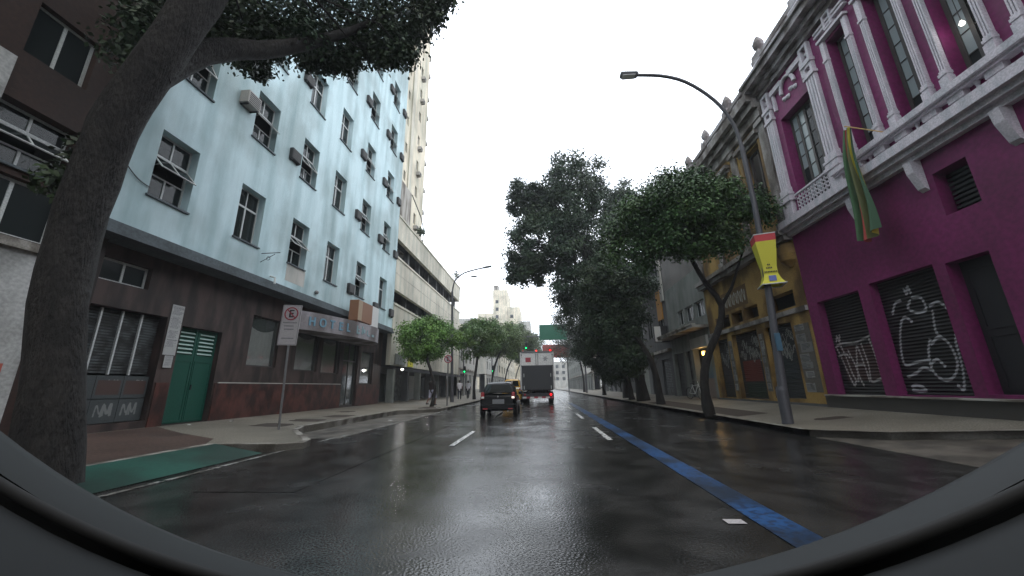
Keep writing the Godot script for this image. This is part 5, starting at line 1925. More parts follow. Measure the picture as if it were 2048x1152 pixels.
# ---------------------------------------------------------------- vehicles
func ring_section(z: float, y0: float, y1: float, w: float, e := 4.0, n := 24) -> Array:
	var row := []
	for k in n:
		var a := TAU * k / n
		var c := cos(a)
		var s := sin(a)
		row.append(Vector3(signf(c) * pow(absf(c), 2.0 / e) * w, (y0 + y1) / 2 + signf(s) * pow(absf(s), 2.0 / e) * (y1 - y0) / 2, z))
	return row

func wheel(parent: Node3D, at: Vector3, r: float, wd: float, side: float) -> void:
	var o := holder("wheel", at, parent)
	o.position = at
	var B := Basis(Vector3(0, 0, 1), -side * PI / 2)
	var ty := MB.new()
	ty.lathe([[r * 0.62, -wd / 2], [r * 0.93, -wd / 2], [r, -wd * 0.36], [r, wd * 0.36], [r * 0.93, wd / 2], [r * 0.62, wd / 2 - 0.01]], Vector3.ZERO, 24, B)
	part("tyre", ty, M.rubber, o, false)
	var rm := MB.new()
	rm.lathe([[r * 0.63, wd / 2 - 0.012], [r * 0.55, wd / 2 - 0.03], [r * 0.2, wd / 2 - 0.02], [0.0, wd / 2 - 0.005]], Vector3.ZERO, 20, B)
	rm.lathe([[0.0, -wd / 2 + 0.02], [r * 0.63, -wd / 2 + 0.02]], Vector3.ZERO, 20, B)
	part("rim", rm, M.rim, o, false)

func hatchback(called: String, label: String, at: Vector3, turn: float, paint: Material, tall: float, lit: bool, category: String) -> void:
	var c := thing(called, label, category, at, "", turn)
	var T := tall
	var body := MB.new()
	var rows := []
	for s in [[0.0, 0.42, 0.84, 0.68], [-0.05, 0.32, 0.93, 0.78], [-0.25, 0.25, 0.97, 0.82], [-0.9, 0.2, 0.98, 0.835], [-2.0, 0.2, 0.96, 0.84], [-2.8, 0.2, 0.93, 0.83], [-3.4, 0.24, 0.84, 0.8], [-3.75, 0.28, 0.74, 0.7], [-3.86, 0.36, 0.66, 0.55]]:
		rows.append(ring_section(s[0], s[1], s[2] * (0.6 + 0.4 * T), s[3], 5.0))
	body.loft(rows, true)
	body.out_poly(rows[0], Vector3(0, 0.6, -1))
	body.out_poly(rows[-1], Vector3(0, 0.6, -1))
	part("body", body, paint, c, false)
	var belt := 0.92 * (0.6 + 0.4 * T)
	var cab := MB.new()
	var cr := []
	for s in [[-0.1, 0.99, 0.7], [-0.22, 1.12, 0.68], [-0.42, 1.36, 0.61], [-0.62, 1.46, 0.575], [-1.1, 1.5, 0.57], [-1.7, 1.48, 0.575], [-2.1, 1.33, 0.62], [-2.75, 0.95, 0.72]]:
		var y: float = s[1] * T
		var w: float = s[2]
		cr.append([Vector3(0.76, belt, s[0]), Vector3((w + 0.76) / 2, (belt + y) / 2, s[0]), Vector3(w, maxf(belt, y - 0.07), s[0]), Vector3(w - 0.09, y - 0.005, s[0]), Vector3(0.2, y + 0.015, s[0]), Vector3(-0.2, y + 0.015, s[0]), Vector3(-w + 0.09, y - 0.005, s[0]), Vector3(-w, maxf(belt, y - 0.07), s[0]), Vector3(-(w + 0.76) / 2, (belt + y) / 2, s[0]), Vector3(-0.76, belt, s[0])])
	cab.loft(cr)
	part("cabin", cab, paint, c, false)
	var rg := MB.new()
	var rgr := []
	for f in [0.0, 0.5, 1.0]:
		var row := []
		for k in 7:
			var x := lerpf(-1, 1, k / 6.0)
			row.append(Vector3(x * lerpf(0.6, 0.5, f), lerpf(1.03, 1.37, f) * T, lerpf(-0.1, -0.4, f) + 0.03 - 0.05 * x * x))
		rgr.append(row)
	rg.loft(rgr, false)
	part("rear_window", rg, M.car_glass, c, false)
	for s in [-1.0, 1.0]:
		for q in [[-0.62, -1.2], [-1.28, -2.1]]:
			var sg := MB.new()
			sg.obox(Vector3(s * 0.675, (belt + 1.4 * T) / 2, (q[0] + q[1]) / 2), Vector3(0.03, 0.36 * T, absf(q[0] - q[1])), Basis(Vector3(0, 0, 1), s * 0.36))
			part("side_window", sg, M.car_glass, c, false)
		var mi := MB.new()
		mi.cbox(Vector3(s * 0.92, 0.98, -2.2), Vector3(0.2, 0.14, 0.1), 0.03)
		part("mirror", mi, paint, c, false)
		var tl := holder("tail_light", Vector3.ZERO, c)
		tl.position = Vector3(s * 0.68, 0.8 * (0.5 + 0.5 * T), -0.01)
		var l1 := MB.new()
		l1.cbox(Vector3(0, 0.1, 0), Vector3(0.15, 0.3, 0.12), 0.03)
		part("red_lens", l1, M.lamp_red, tl, false)
		var l2 := MB.new()
		l2.cbox(Vector3(-s * 0.01, 0.02, 0.03), Vector3(0.13, 0.09, 0.09), 0.02)
		part("white_lens", l2, glow(0.9, 0.85, 0.8, 1.0) if lit and s > 0 else M.lamp_white, tl, false)
		for z in [-0.62, -3.1]:
			wheel(c, Vector3(s * 0.74, 0.29, z), 0.29, 0.2, s)
	var bp := MB.new()
	bp.cbox(Vector3(0, 0.42, -0.02), Vector3(1.5, 0.3, 0.2), 0.06)
	part("bumper", bp, paint, c, false)
	var pt := MB.new()
	pt.cbox(Vector3(0.02, 0.62, 0.02), Vector3(0.52, 0.24, 0.03), 0.008)
	part("number_plate", pt, M.plastic_grey, c, false)
	var em := MB.new()
	em.prism(PackedVector2Array([Vector2(0, -0.055), Vector2(0.035, 0), Vector2(0, 0.055), Vector2(-0.035, 0)]), Transform3D(Basis(), Vector3(0, 0.86, 0.0)), 0.015)
	part("emblem", em, M.rim, c, false)
	var wp := MB.new()
	wp.obox(Vector3(0.1, 1.06 * T, -0.05), Vector3(0.4, 0.015, 0.015), Basis(Vector3(0, 0, 1), 0.08))
	part("wiper", wp, M.plastic_black, c, false)
	var ex := MB.new()
	ex.tube([Vector3(0.42, 0.24, -0.2), Vector3(0.42, 0.24, 0.06)], [0.03], 10)
	part("exhaust_pipe", ex, M.rim, c, false)
	for s in [-0.55, 0.55]:
		var rf := MB.new()
		rf.cbox(Vector3(s, 0.35, 0.085), Vector3(0.2, 0.05, 0.02), 0.006)
		part("reflector", rf, M.lamp_red, c, false)

func build_truck() -> void:
	var t := thing("box_truck", "white box truck with a raised dark tail lift ahead on the road", "truck", Vector3(-0.3, 0, -28))
	var W := 1.24
	var box := MB.new()
	box.cbox(Vector3(0, 2.42, -3.4), Vector3(W * 2, 2.72, 6.7), 0.03)
	part("box_body", box, M.truck_white, t, false)
	for s in [-1.0, 1.0]:
		var d := MB.new()
		d.cbox(Vector3(s * 0.59, 2.42, -0.035), Vector3(1.1, 2.56, 0.05), 0.015)
		part("rear_door", d, M.truck_white, t, false)
		var p := MB.new()
		p.cbox(Vector3(s * (W - 0.03), 2.42, -0.02), Vector3(0.09, 2.7, 0.1), 0.02)
		part("corner_post", p, M.truck_white, t, false)
		var lb := MB.new()
		lb.tube([Vector3(s * 0.08, 1.1, 0.01), Vector3(s * 0.08, 3.65, 0.01)], [0.018], 8)
		part("locking_bar", lb, M.steel, t, false)
		for y in [3.55, 2.75]:
			var hg := MB.new()
			hg.cbox(Vector3(s * (W - 0.1), y, 0.02), Vector3(0.1, 0.08, 0.05), 0.01)
			part("hinge", hg, M.steel, t, false)
		var ml := MB.new()
		ml.cbox(Vector3(s * (W - 0.22), 3.86, -0.04), Vector3(0.14, 0.1, 0.1), 0.02)
		part("marker_light", ml, M.lamp_red_lit if s > 0 else M.lamp_red, t, false)
		var rl := MB.new()
		rl.lathe([[0.0, 0.02], [0.07, 0.015], [0.08, -0.03], [0.08, -0.06]], Vector3(s * (W - 0.3), 0.7, 0.1), 14, Basis(Vector3(1, 0, 0), PI / 2))
		part("tail_lamp", rl, M.lamp_red_lit if s > 0 else M.lamp_red, t, false)
		for y in [2.0, 1.2]:
			var hs := MB.new()
			hs.cbox(Vector3(s * 0.98, y + (0.06 if y > 1.5 else 0.0), 0.2), Vector3(0.05, 0.26, 0.05), 0.015)
			part("lift_catch", hs, M.frame_white, t, false)
		for z in [-1.6, -6.9]:
			wheel(t, Vector3(s * 0.98, 0.45, z), 0.45, 0.34 if z > -3 else 0.26, s)
		var mf := MB.new()
		mf.cbox(Vector3(s * 0.98, 0.5, -0.95), Vector3(0.4, 0.5, 0.02), 0.004)
		part("mud_flap", mf, M.rubber, t, false)
		var mr := MB.new()
		mr.tube([Vector3(s * 1.15, 2.3, -7.9), Vector3(s * 1.45, 2.35, -7.95), Vector3(s * 1.45, 1.75, -7.95)], [0.018], 6)
		mr.cbox(Vector3(s * 1.47, 1.95, -7.93), Vector3(0.2, 0.36, 0.08), 0.03)
		part("mirror", mr, M.plastic_black, t, false)
	var cl := MB.new()
	cl.lathe([[0.0, 0.13], [0.05, 0.12], [0.07, 0.0]], Vector3(-0.02, 3.79, -0.12), 12)
	part("roof_lamp", cl, M.lamp_amber_lit, t, false)
	var rt := MB.new()
	rt.cbox(Vector3(0, 3.77, 0.0), Vector3(2.42, 0.06, 0.12), 0.015)
	part("roof_trim", rt, M.plastic_grey, t, false)
	var st := MB.new()
	st.box(Vector3(-0.85, 3.02, -0.008), Vector3(-0.45, 3.36, -0.004))
	part("red_sticker", st, M.sticker_red, t, false)
	var em := MB.new()
	for k in 6:
		em.obox(Vector3(0.62, 3.25, -0.004) + Basis(Vector3(0, 0, 1), k * PI / 3) * Vector3(0.1, 0, 0), Vector3(0.17, 0.075, 0.006), Basis(Vector3(0, 0, 1), k * PI / 3 + 0.2))
	part("grey_emblem", em, M.sticker_grey, t, false)
	var li := MB.new()
	li.cbox(Vector3(0, 1.9, 0.13), Vector3(2.26, 1.75, 0.08), 0.02)
	for x in [-0.8, 0.0, 0.8]:
		li.box(Vector3(x - 0.03, 1.05, 0.17), Vector3(x + 0.03, 2.7, 0.185))
	li.box(Vector3(-1.12, 2.66, 0.17), Vector3(1.12, 2.74, 0.19))
	part("tail_lift", li, M.truck_dark, t, false)
	var ar := MB.new()
	for x in [-0.7, 0.7]:
		ar.obox(Vector3(x, 0.78, -0.2), Vector3(0.1, 0.5, 0.12), Basis(Vector3(1, 0, 0), 0.5))
	ar.box(Vector3(-1.1, 0.6, -0.25), Vector3(1.1, 0.8, 0.04))
	part("lift_frame", ar, M.truck_dark, t, false)
	for k in 8:
		var ch := MB.new()
		ch.box(Vector3(-1.12 + k * 0.28, 0.44, -0.02), Vector3(-1.12 + k * 0.28 + 0.279, 0.56, 0.05))
		part("bumper_stripe", ch, M.sticker_red if k % 2 else M.paper, t, false)
	var cs := MB.new()
	cs.box(Vector3(-0.45, 0.7, -0.3), Vector3(-0.35, 0.98, -7.5))
	cs.box(Vector3(0.35, 0.7, -0.3), Vector3(0.45, 0.98, -7.5))
	for z in [-1.6, -6.9]:
		cs.tube([Vector3(-0.9, 0.45, z), Vector3(0.9, 0.45, z)], [0.07], 8)
		cs.box(Vector3(-0.44, 0.46, z - 0.1), Vector3(0.44, 0.72, z + 0.1))
	cs.box(Vector3(-1.1, 0.98, -0.4), Vector3(1.1, 1.061, -6.7))
	part("chassis", cs, M.iron, t, false)
	var cab := MB.new()
	cab.cbox(Vector3(0, 1.65, -7.65), Vector3(2.1, 2.0, 1.6), 0.12)
	part("cab", cab, M.truck_white, t, false)
	var wd := MB.new()
	wd.cbox(Vector3(0, 2.05, -8.45), Vector3(1.9, 0.8, 0.04), 0.015)
	part("windscreen", wd, M.car_glass, t, false)
	var ip := MB.new()
	ip.tube([Vector3(1.3, 1.2, -3.0), Vector3(1.3, 2.7, -3.0)], [0.02], 6)
	ip.tube([Vector3(1.24, 1.3, -3.0), Vector3(1.3, 1.3, -3.0)], [0.02], 6)
	ip.tube([Vector3(1.24, 2.6, -3.0), Vector3(1.3, 2.6, -3.0)], [0.02], 6)
	part("grab_rail", ip, M.steel, t, false)

func build_own_van() -> void:
	# the vehicle the picture is taken from: only its dash and the foot of the windscreen show
	var v := thing("camera_van", "dark dashboard and lower windscreen edge of the vehicle in the foreground", "van", Vector3(-0.15, 0, 0.0))
	var arc := func(x: float, y_mid: float, rise: float) -> float:
		return y_mid + rise * x * x
	var dash := MB.new()
	var rows := []
	for s in [[-0.745, -0.012], [-0.66, 0.0], [-0.5, -0.02], [-0.3, -0.07], [-0.2, -0.2], [-0.18, -0.5]]:
		var row := []
		for k in 31:
			var x := lerpf(-1.35, 1.35, k / 30.0)
			row.append(Vector3(x, arc.call(x, 0.862, 0.215) + s[1], s[0]))
		rows.append(row)
	dash.loft(rows, false, true)
	part("dashboard", dash, M.dash, v, false)
	var seal := MB.new()
	var pts := []
	for k in 41:
		var x := lerpf(-1.36, 1.36, k / 40.0)
		pts.append(Vector3(x, arc.call(x, 0.868, 0.215), -0.76))
	seal.tube(pts, [0.011], 8)
	part("windscreen_seal", seal, M.rubber, v, false)
	var cowl := MB.new()
	var cr := []
	for s in [[-0.77, -0.01], [-0.82, 0.0], [-0.86, -0.02], [-0.92, -0.1], [-0.96, -0.3], [-0.97, -0.5]]:
		var row := []
		for k in 31:
			var x := lerpf(-1.35, 1.35, k / 30.0)
			row.append(Vector3(x, arc.call(x, 0.868, 0.235 if s[1] > -0.2 else 0.05) + s[1], s[0]))
		cr.append(row)
	cowl.loft(cr)
	part("nose_panel", cowl, M.cowl, v, false)
	var rf := MB.new()
	rf.cbox(Vector3(0, 1.84, 1.2), Vector3(2.4, 0.06, 2.9), 0.02)
	part("roof", rf, M.cowl, v, false)
	for s in [-1.0, 1.0]:
		var sd := MB.new()
		sd.box(Vector3(s * 1.2, 0.36, 0.3), Vector3(s * 1.16, 1.83, 2.6))
		part("side_panel", sd, M.cowl, v, false)
	var bkp := MB.new()
	bkp.box(Vector3(-1.15, 0.36, 2.56), Vector3(1.15, 1.8, 2.6))
	part("rear_panel", bkp, M.cowl, v, false)
	var bp := MB.new()
	bp.cbox(Vector3(0, 0.36, -0.95), Vector3(1.9, 0.24, 0.24), 0.06)
	part("bumper", bp, M.plastic_black, v, false)
	var fl := MB.new()
	fl.box(Vector3(-0.95, 0.3, -0.9), Vector3(0.95, 0.36, 2.55))
	part("floor_pan", fl, M.rubber, v, false)
	for s in [-1.0, 1.0]:
		wheel(v, Vector3(s * 0.82, 0.31, -0.35), 0.31, 0.2, s)
		wheel(v, Vector3(s * 0.82, 0.31, 2.0), 0.31, 0.2, s)
		var wg := MB.new()
		wg.cbox(Vector3(s * 0.98, 0.55, -0.35), Vector3(0.06, 0.5, 1.2), 0.02)
		part("wing", wg, M.cowl, v, false)

# ---------------------------------------------------------------- people
func net_mesh(bones: Array, cell: float, k: float) -> MB:
	var lo := Vector3.ONE * 1e9
	var hi := -lo
	for b in bones:
		for e in [0, 1]:
			var r: Vector3 = Vector3.ONE * (b[2 + e] + cell * 3 + k)
			lo = lo.min(b[e] - r)
			hi = hi.max(b[e] + r)
	var n := Vector3i(((hi - lo) / cell).ceil()) + Vector3i.ONE
	var field := PackedFloat32Array()
	field.resize(n.x * n.y * n.z)
	field.fill(1.0)
	for b in bones:
		var a: Vector3 = b[0]
		var d: Vector3 = b[1] - b[0]
		var dd := maxf(d.length_squared(), 1e-9)
		var m := maxf(b[2], b[3]) + k + cell * 2
		var i0 := Vector3i(((b[0].min(b[1]) - Vector3.ONE * m - lo) / cell).floor()).max(Vector3i.ZERO)
		var i1 := Vector3i(((b[0].max(b[1]) + Vector3.ONE * m - lo) / cell).ceil()).min(n - Vector3i.ONE)
		var flat: Vector3 = b[4] if b.size() > 4 else Vector3.ONE
		for z in range(i0.z, i1.z + 1):
			for y in range(i0.y, i1.y + 1):
				for x in range(i0.x, i1.x + 1):
					var p := lo + Vector3(x, y, z) * cell
					var t := clampf((p - a).dot(d) / dd, 0, 1)
					var dist := ((p - a - d * t) * flat).length() - lerpf(b[2], b[3], t)
					var at := x + n.x * (y + n.y * z)
					var f := field[at]
					var h := maxf(k - absf(f - dist), 0.0) / k
					field[at] = minf(f, dist) - h * h * k * 0.25
	var mb := MB.new()
	var vid := {}
	var vp := PackedVector3Array()
	var vn := PackedVector3Array()
	var st := [1, n.x, n.x * n.y]
	for z in n.z - 1:
		for y in n.y - 1:
			for x in n.x - 1:
				var at := x + n.x * (y + n.y * z)
				var mask := 0
				var val := []
				for c in 8:
					var q := field[at + (c & 1) * st[0] + ((c >> 1) & 1) * st[1] + ((c >> 2) & 1) * st[2]]
					val.append(q)
					if q < 0:
						mask |= 1 << c
				if mask == 0 or mask == 255:
					continue
				var sum := Vector3.ZERO
				var cnt := 0
				for e in [[0, 1], [2, 3], [4, 5], [6, 7], [0, 2], [1, 3], [4, 6], [5, 7], [0, 4], [1, 5], [2, 6], [3, 7]]:
					var fa: float = val[e[0]]
					var fb: float = val[e[1]]
					if (fa < 0) != (fb < 0):
						var pa := Vector3(e[0] & 1, (e[0] >> 1) & 1, (e[0] >> 2) & 1)
						var pb := Vector3(e[1] & 1, (e[1] >> 1) & 1, (e[1] >> 2) & 1)
						sum += pa.lerp(pb, fa / (fa - fb))
						cnt += 1
				vid[at] = vp.size()
				vp.append(lo + (Vector3(x, y, z) + sum / cnt) * cell)
				vn.append(Vector3(val[1] + val[3] + val[5] + val[7] - val[0] - val[2] - val[4] - val[6], val[2] + val[3] + val[6] + val[7] - val[0] - val[1] - val[4] - val[5], val[4] + val[5] + val[6] + val[7] - val[0] - val[1] - val[2] - val[3]).normalized())
	for at: int in vid:
		for ax in 3:
			var f0 := field[at]
			var f1 := field[at + st[ax]]
			if (f0 < 0) == (f1 < 0):
				continue
			var u: int = st[(ax + 1) % 3]
			var w: int = st[(ax + 2) % 3]
			if not (vid.has(at - u) and vid.has(at - w) and vid.has(at - u - w)):
				continue
			var q := [vid[at], vid[at - u], vid[at - u - w], vid[at - w]]
			if f0 < 0:
				q.reverse()
			# winding is set by the normals
			for tr in [[0, 1, 2], [0, 2, 3]]:
				var a: int = q[tr[0]]
				var b2: int = q[tr[1]]
				var c2: int = q[tr[2]]
				if (vp[b2] - vp[a]).cross(vp[c2] - vp[a]).dot(vn[a] + vn[b2] + vn[c2]) < 0:
					mb.tri_s(vp[a], vp[c2], vp[b2], vn[a], vn[c2], vn[b2])
				else:
					mb.tri_s(vp[a], vp[b2], vp[c2], vn[a], vn[b2], vn[c2])
	return mb

# facing -z; stride > 0 puts the right leg forward
func person(label: String, at: Vector3, turn: float, stride: float, shirt: Material, legs: Material, short_legs: bool, sd: int) -> void:
	var o := thing("person", label, "person", at, "people on the left pavement", turn)
	var H := {}
	H.hip = Vector3(0, 0.93, 0)
	H.chest = Vector3(0, 1.3, -0.03)
	H.neck = Vector3(0, 1.46, -0.04)
	H.head = Vector3(0, 1.63, -0.07)
	var body := []
	var shirt_b := []
	var leg_b := []
	var shoe_b := []
	body.append([H.hip, H.chest, 0.14, 0.16, Vector3(0.85, 1, 1.25)])
	body.append([H.chest, H.neck, 0.12, 0.06])
	body.append([H.neck, H.head - Vector3(0, 0.06, 0), 0.055, 0.055])
	body.append([H.head + Vector3(0, 0.03, 0.015), H.head + Vector3(0, -0.06, -0.025), 0.1, 0.07])
	body.append([H.head + Vector3(0, -0.02, -0.09), H.head + Vector3(0, -0.045, -0.112), 0.012, 0.016])
	shirt_b.append([H.hip + Vector3(0, -0.02, 0), H.chest, 0.165, 0.175, Vector3(0.85, 1, 1.2)])
	shirt_b.append([H.chest, H.neck - Vector3(0, 0.05, 0), 0.13, 0.085])
	for s in [-1.0, 1.0]:
		var ph: float = stride * s
		var hip := Vector3(s * 0.095, 0.9, 0)
		var knee := hip + Vector3(0, -0.42 + 0.04 * absf(ph), -0.32 * maxf(ph, 0) - 0.02 - 0.06 * minf(ph, 0) * -1 + 0.16 * maxf(-ph, 0))
		var ankle := knee + Vector3(0, -0.4 + 0.08 * maxf(-ph, 0), 0.04 + 0.3 * maxf(-ph, 0))
		ankle.y = maxf(ankle.y, 0.09)
		body.append([hip, knee, 0.09, 0.058])
		body.append([knee, ankle, 0.058, 0.04])
		body.append([ankle, ankle + Vector3(0, -0.05, -0.13), 0.04, 0.03])
		shoe_b.append([ankle + Vector3(0, -0.04, 0.03), ankle + Vector3(0, -0.055, -0.16), 0.045, 0.036])
		leg_b.append([hip + Vector3(-s * 0.02, 0.05, 0), hip.lerp(knee, 0.95 if short_legs else 1.0), 0.115, 0.088 if short_legs else 0.075])
		if not short_legs:
			leg_b.append([knee, ankle + Vector3(0, 0.03, 0), 0.075, 0.06])
		var sh := Vector3(s * 0.19, 1.4, -0.02)
		var el := sh + Vector3(s * 0.05, -0.27, 0.14 * ph - 0.02)
		var wr := el + Vector3(0, -0.2, -0.14 - 0.08 * maxf(-ph, 0))
		body.append([Vector3(s * 0.08, 1.38, -0.02), sh, 0.09, 0.062])
		body.append([sh, el, 0.052, 0.04])
		body.append([el, wr, 0.04, 0.028])
		var palm := wr + (wr - el).normalized() * 0.07
		body.append([wr, palm, 0.03, 0.032])
		shirt_b.append([Vector3(s * 0.08, 1.38, -0.02), sh, 0.105, 0.078])
		shirt_b.append([sh, sh.lerp(el, 0.6), 0.072, 0.066])
		for f in 4:
			var off := Vector3(0, 0, (f - 1.5) * 0.018)
			var l := [0.06, 0.075, 0.07, 0.05][f] as float
			var kn := palm + off + Vector3(0, -0.02 - l * 0.5, -0.01)
			body.append([palm + off, kn, 0.01, 0.009])
			body.append([kn, kn + Vector3(-s * 0.012, -l * 0.5, -0.008), 0.009, 0.008])
		body.append([wr.lerp(palm, 0.5), palm + Vector3(-s * 0.01, -0.02, -0.045), 0.011, 0.009])
	leg_b.append([H.hip + Vector3(-0.05, -0.02, 0), H.hip + Vector3(0.05, -0.02, 0), 0.15, 0.15, Vector3(1, 1, 1.15)])
	var bm := net_mesh(body, 0.02, 0.03)
	part("body", bm, M.skin, o, false)
	part("shirt", net_mesh(shirt_b, 0.03, 0.05), shirt, o, false)
	part("shorts" if short_legs else "trousers", net_mesh(leg_b, 0.03, 0.04), legs, o, false)
	part("shoes", net_mesh(shoe_b, 0.02, 0.02), M.trousers, o, false)
	part("hair", net_mesh([[H.head + Vector3(0, 0.055, 0.03), H.head + Vector3(0, 0.0, 0.045), 0.1, 0.085]], 0.02, 0.02), M.hair, o, false)

# ---------------------------------------------------------------- street furniture
func no_parking_face(parent: Node3D, center: Vector3, r: float, wider: float) -> void:
	# ring, bar and letter, facing +z
	var disc := MB.new()
	disc.lathe([[0.0, 0.004], [r, 0.004], [r, -0.004]], center, 28, Basis(Vector3(1, 0, 0), PI / 2))
	part("sign_face", disc, M.sign_white, parent, false)
	var e := MeshInstance3D.new()
	e.mesh = lettering("E", r * 1.15, 0.006)
	e.material_override = M.ink
	e.name = numbered("letter", parent)
	parent.add_child(e)
	e.position = center + Vector3(0, 0, 0.008)
	var ring := MB.new()
	ring.lathe([[r * (1.0 - wider), 0.006], [r * (1.0 - wider), 0.014], [r, 0.014], [r, 0.0]], center, 28, Basis(Vector3(1, 0, 0), PI / 2))
	part("red_ring", ring, M.sign_red, parent, false)
	var bar := MB.new()
	bar.obox(center + Vector3(0, 0, 0.014), Vector3(r * 1.7, r * wider * 0.9, 0.006), Basis(Vector3(0, 0, 1), -PI / 4))
	part("red_bar", bar, M.sign_red, parent, false)

func build_furniture() -> void:
	# no-parking plate on a post at the bulb
	var s := thing("no_parking_sign", "white rectangular no-parking plate on a thin post by the kerb in front of the hotel", "sign", Vector3(-7.42, 0.17, -10.5), "", 0.15)
	var po := MB.new()
	po.tube([Vector3(0, -0.02, -0.04), Vector3(-0.07, 3.5, -0.04)], [0.03], 10)
	part("post", po, M.steel, s, false)
	var sh := Node3D.new()
	sh.name = "plate"
	s.add_child(sh)
	sh.position = Vector3(-0.07, 3.0, 0)
	sh.rotation.z = -0.03
	var pl := MB.new()
	pl.cbox(Vector3(0, 0, 0), Vector3(0.56, 1.22, 0.02), 0.009)
	part("board", pl, M.sign_white, sh, false)
	var bd := MB.new()
	for q in [[-0.262, -0.25, -0.59, 0.59], [0.25, 0.262, -0.59, 0.59], [-0.25, 0.25, 0.578, 0.59], [-0.25, 0.25, -0.59, -0.578]]:
		bd.box(Vector3(q[0], q[2], 0.0105), Vector3(q[1], q[3], 0.013))
	part("border", bd, M.ink_grey, sh, false)
	no_parking_face(sh, Vector3(0, 0.34, 0.013), 0.2, 0.16)
	for q in [[-0.2, 0.2, 0.05], [-0.16, 0.1, -0.05], [-0.14, 0.12, -0.15], [-0.18, 0.14, -0.42]]:
		var tx := MB.new()
		var x: float = q[0]
		rng.seed = int(q[2] * 1000) + 900
		while x < q[1]:
			var l := rng.randf_range(0.015, 0.04)
			tx.box(Vector3(x, q[2], 0.0105), Vector3(x + l, q[2] + 0.035, 0.0125))
			x += l + 0.008
		part("print_line", tx, M.ink_grey, sh, false)
	# round one further on
	var s2 := thing("no_parking_sign", "round no-parking sign on a post among the left pavement trees", "sign", Vector3(-6.1, 0.16, -24.4), "", 0.1)
	var p2 := MB.new()
	p2.tube([Vector3(0, -0.02, -0.05), Vector3(0, 2.95, -0.05)], [0.05], 10)
	part("post", p2, M.steel, s2, false)
	no_parking_face(s2, Vector3(0, 2.95, 0.01), 0.26, 0.2)
	var bk := MB.new()
	bk.box(Vector3(-0.1, 2.85, -0.05), Vector3(0.1, 3.05, 0.005))
	part("clamp", bk, M.steel, s2, false)
	# lamp with the yellow banner, right
	var l := thing("street_lamp", "tall street lamp on the right with a curved arm reaching over the road", "street lamp", Vector3(6.55, 0.17, -11.1), "street lamps")
	var lp := MB.new()
	lp.tube(bezier([Vector3(6.55, 0.15, -11.1), Vector3(6.72, 3.2, -11.1), Vector3(6.85, 6.2, -11.1), Vector3(6.83, 8.8, -11.1)], 9), [0.125, 0.115, 0.1, 0.095, 0.09, 0.085, 0.08, 0.075, 0.07], 12)
	part("pole", lp, M.pole, l)
	var base := MB.new()
	base.lathe([[0.135, 0.0], [0.14, 0.9], [0.12, 1.0]], Vector3(6.57, 0.15, -11.1), 14)
	part("pole_base", base, M.pole, l)
	var arm := MB.new()
	arm.tube(bezier([Vector3(6.83, 8.75, -11.1), Vector3(6.72, 9.6, -11.1), Vector3(6.3, 10.55, -11.1), Vector3(5.5, 11.4, -11.1), Vector3(4.7, 11.78, -11.1), Vector3(3.75, 11.92, -11.1)], 18), [0.055], 10)
	part("arm", arm, M.pole, l)
	var hd := holder("lamp_head", Vector3(3.5, 11.95, -11.1), l)
	var h1 := MB.new()
	h1.cbox(Vector3.ZERO, Vector3(0.62, 0.14, 0.3), 0.05, Basis(Vector3(0, 0, 1), -0.06))
	part("housing", h1, M.plastic_grey, hd, false)
	var h2 := MB.new()
	h2.box(Vector3(-0.24, -0.09, -0.11), Vector3(0.2, -0.07, 0.11))
	part("lens", h2, M.lamp_white, hd, false)
	var bx := MB.new()
	bx.cbox(Vector3(6.66, 2.35, -10.96), Vector3(0.15, 0.5, 0.05), 0.01)
	part("blue_sticker", bx, mat(0.05, 0.12, 0.18, 0.6), l)
	var b := thing("banner", "four-sided yellow fabric banner with a red top band wrapped round the right lamp pole", "banner", Vector3(6.88, 4.0, -11.1), "", -0.3)
	var bands := [[5.55, 0.27, 5.34, 0.26, M.cloth_red], [5.34, 0.26, 4.95, 0.22, M.cloth_yellow], [4.95, 0.22, 4.55, 0.17, M.cloth_yellow], [4.55, 0.17, 4.33, 0.17, M.cloth_yellow], [4.33, 0.17, 4.15, 0.22, M.cloth_yellow], [4.15, 0.22, 4.02, 0.29, M.cloth_yellow]]
	for side in 4:
		var cl := MB.new()
		var rd := MB.new()
		var B := Basis(Vector3.UP, side * PI / 2)
		for q in bands:
			var ya: float = q[0] - 4.0
			var yb: float = q[2] - 4.0
			var a: float = q[1]
			var c: float = q[3]
			var m := rd if q[4] == M.cloth_red else cl
			m.quad(B * Vector3(-c, yb, c), B * Vector3(c, yb, c), B * Vector3(a, ya, a), B * Vector3(-a, ya, a))
		part("cloth_panel", cl, M.cloth_yellow, b, false)
		part("red_band", rd, M.cloth_red, b, false)
	for y in [[1.552, 0.28, 0.03], [0.0, 0.31, 0.025]]:
		var fr := MB.new()
		for side in 4:
			var B := Basis(Vector3.UP, side * PI / 2)
			fr.obox(B * Vector3(0, y[0] + 0.015, y[1] - 0.02), Vector3(y[1] * 2, y[2], 0.035), B)
		part("hoop", fr, M.frame_white, b, false)
	var dec := MB.new()
	dec.box(Vector3(-0.1, 0.1, 0.255), Vector3(0.08, 0.26, 0.27))
	part("blue_print", dec, mat(0.16, 0.2, 0.5, 0.7), b, false)
	for q in [[-0.1, 0.06, 0.5], [-0.06, 0.02, 0.6], [-0.16, 0.16, 0.38]]:
		var ln := MB.new()
		var x: float = q[0]
		while x < q[1]:
			ln.box(Vector3(x, q[2], 0.182), Vector3(x + 0.025, q[2] + 0.04, 0.192))
			x += 0.04
		part("print_line", ln, M.ink, b, false)
	# lamp on the left
	var l2 := thing("street_lamp", "street lamp on the left in front of the parking garage", "street lamp", Vector3(-7.1, 0.19, -30), "street lamps")
	var q1 := MB.new()
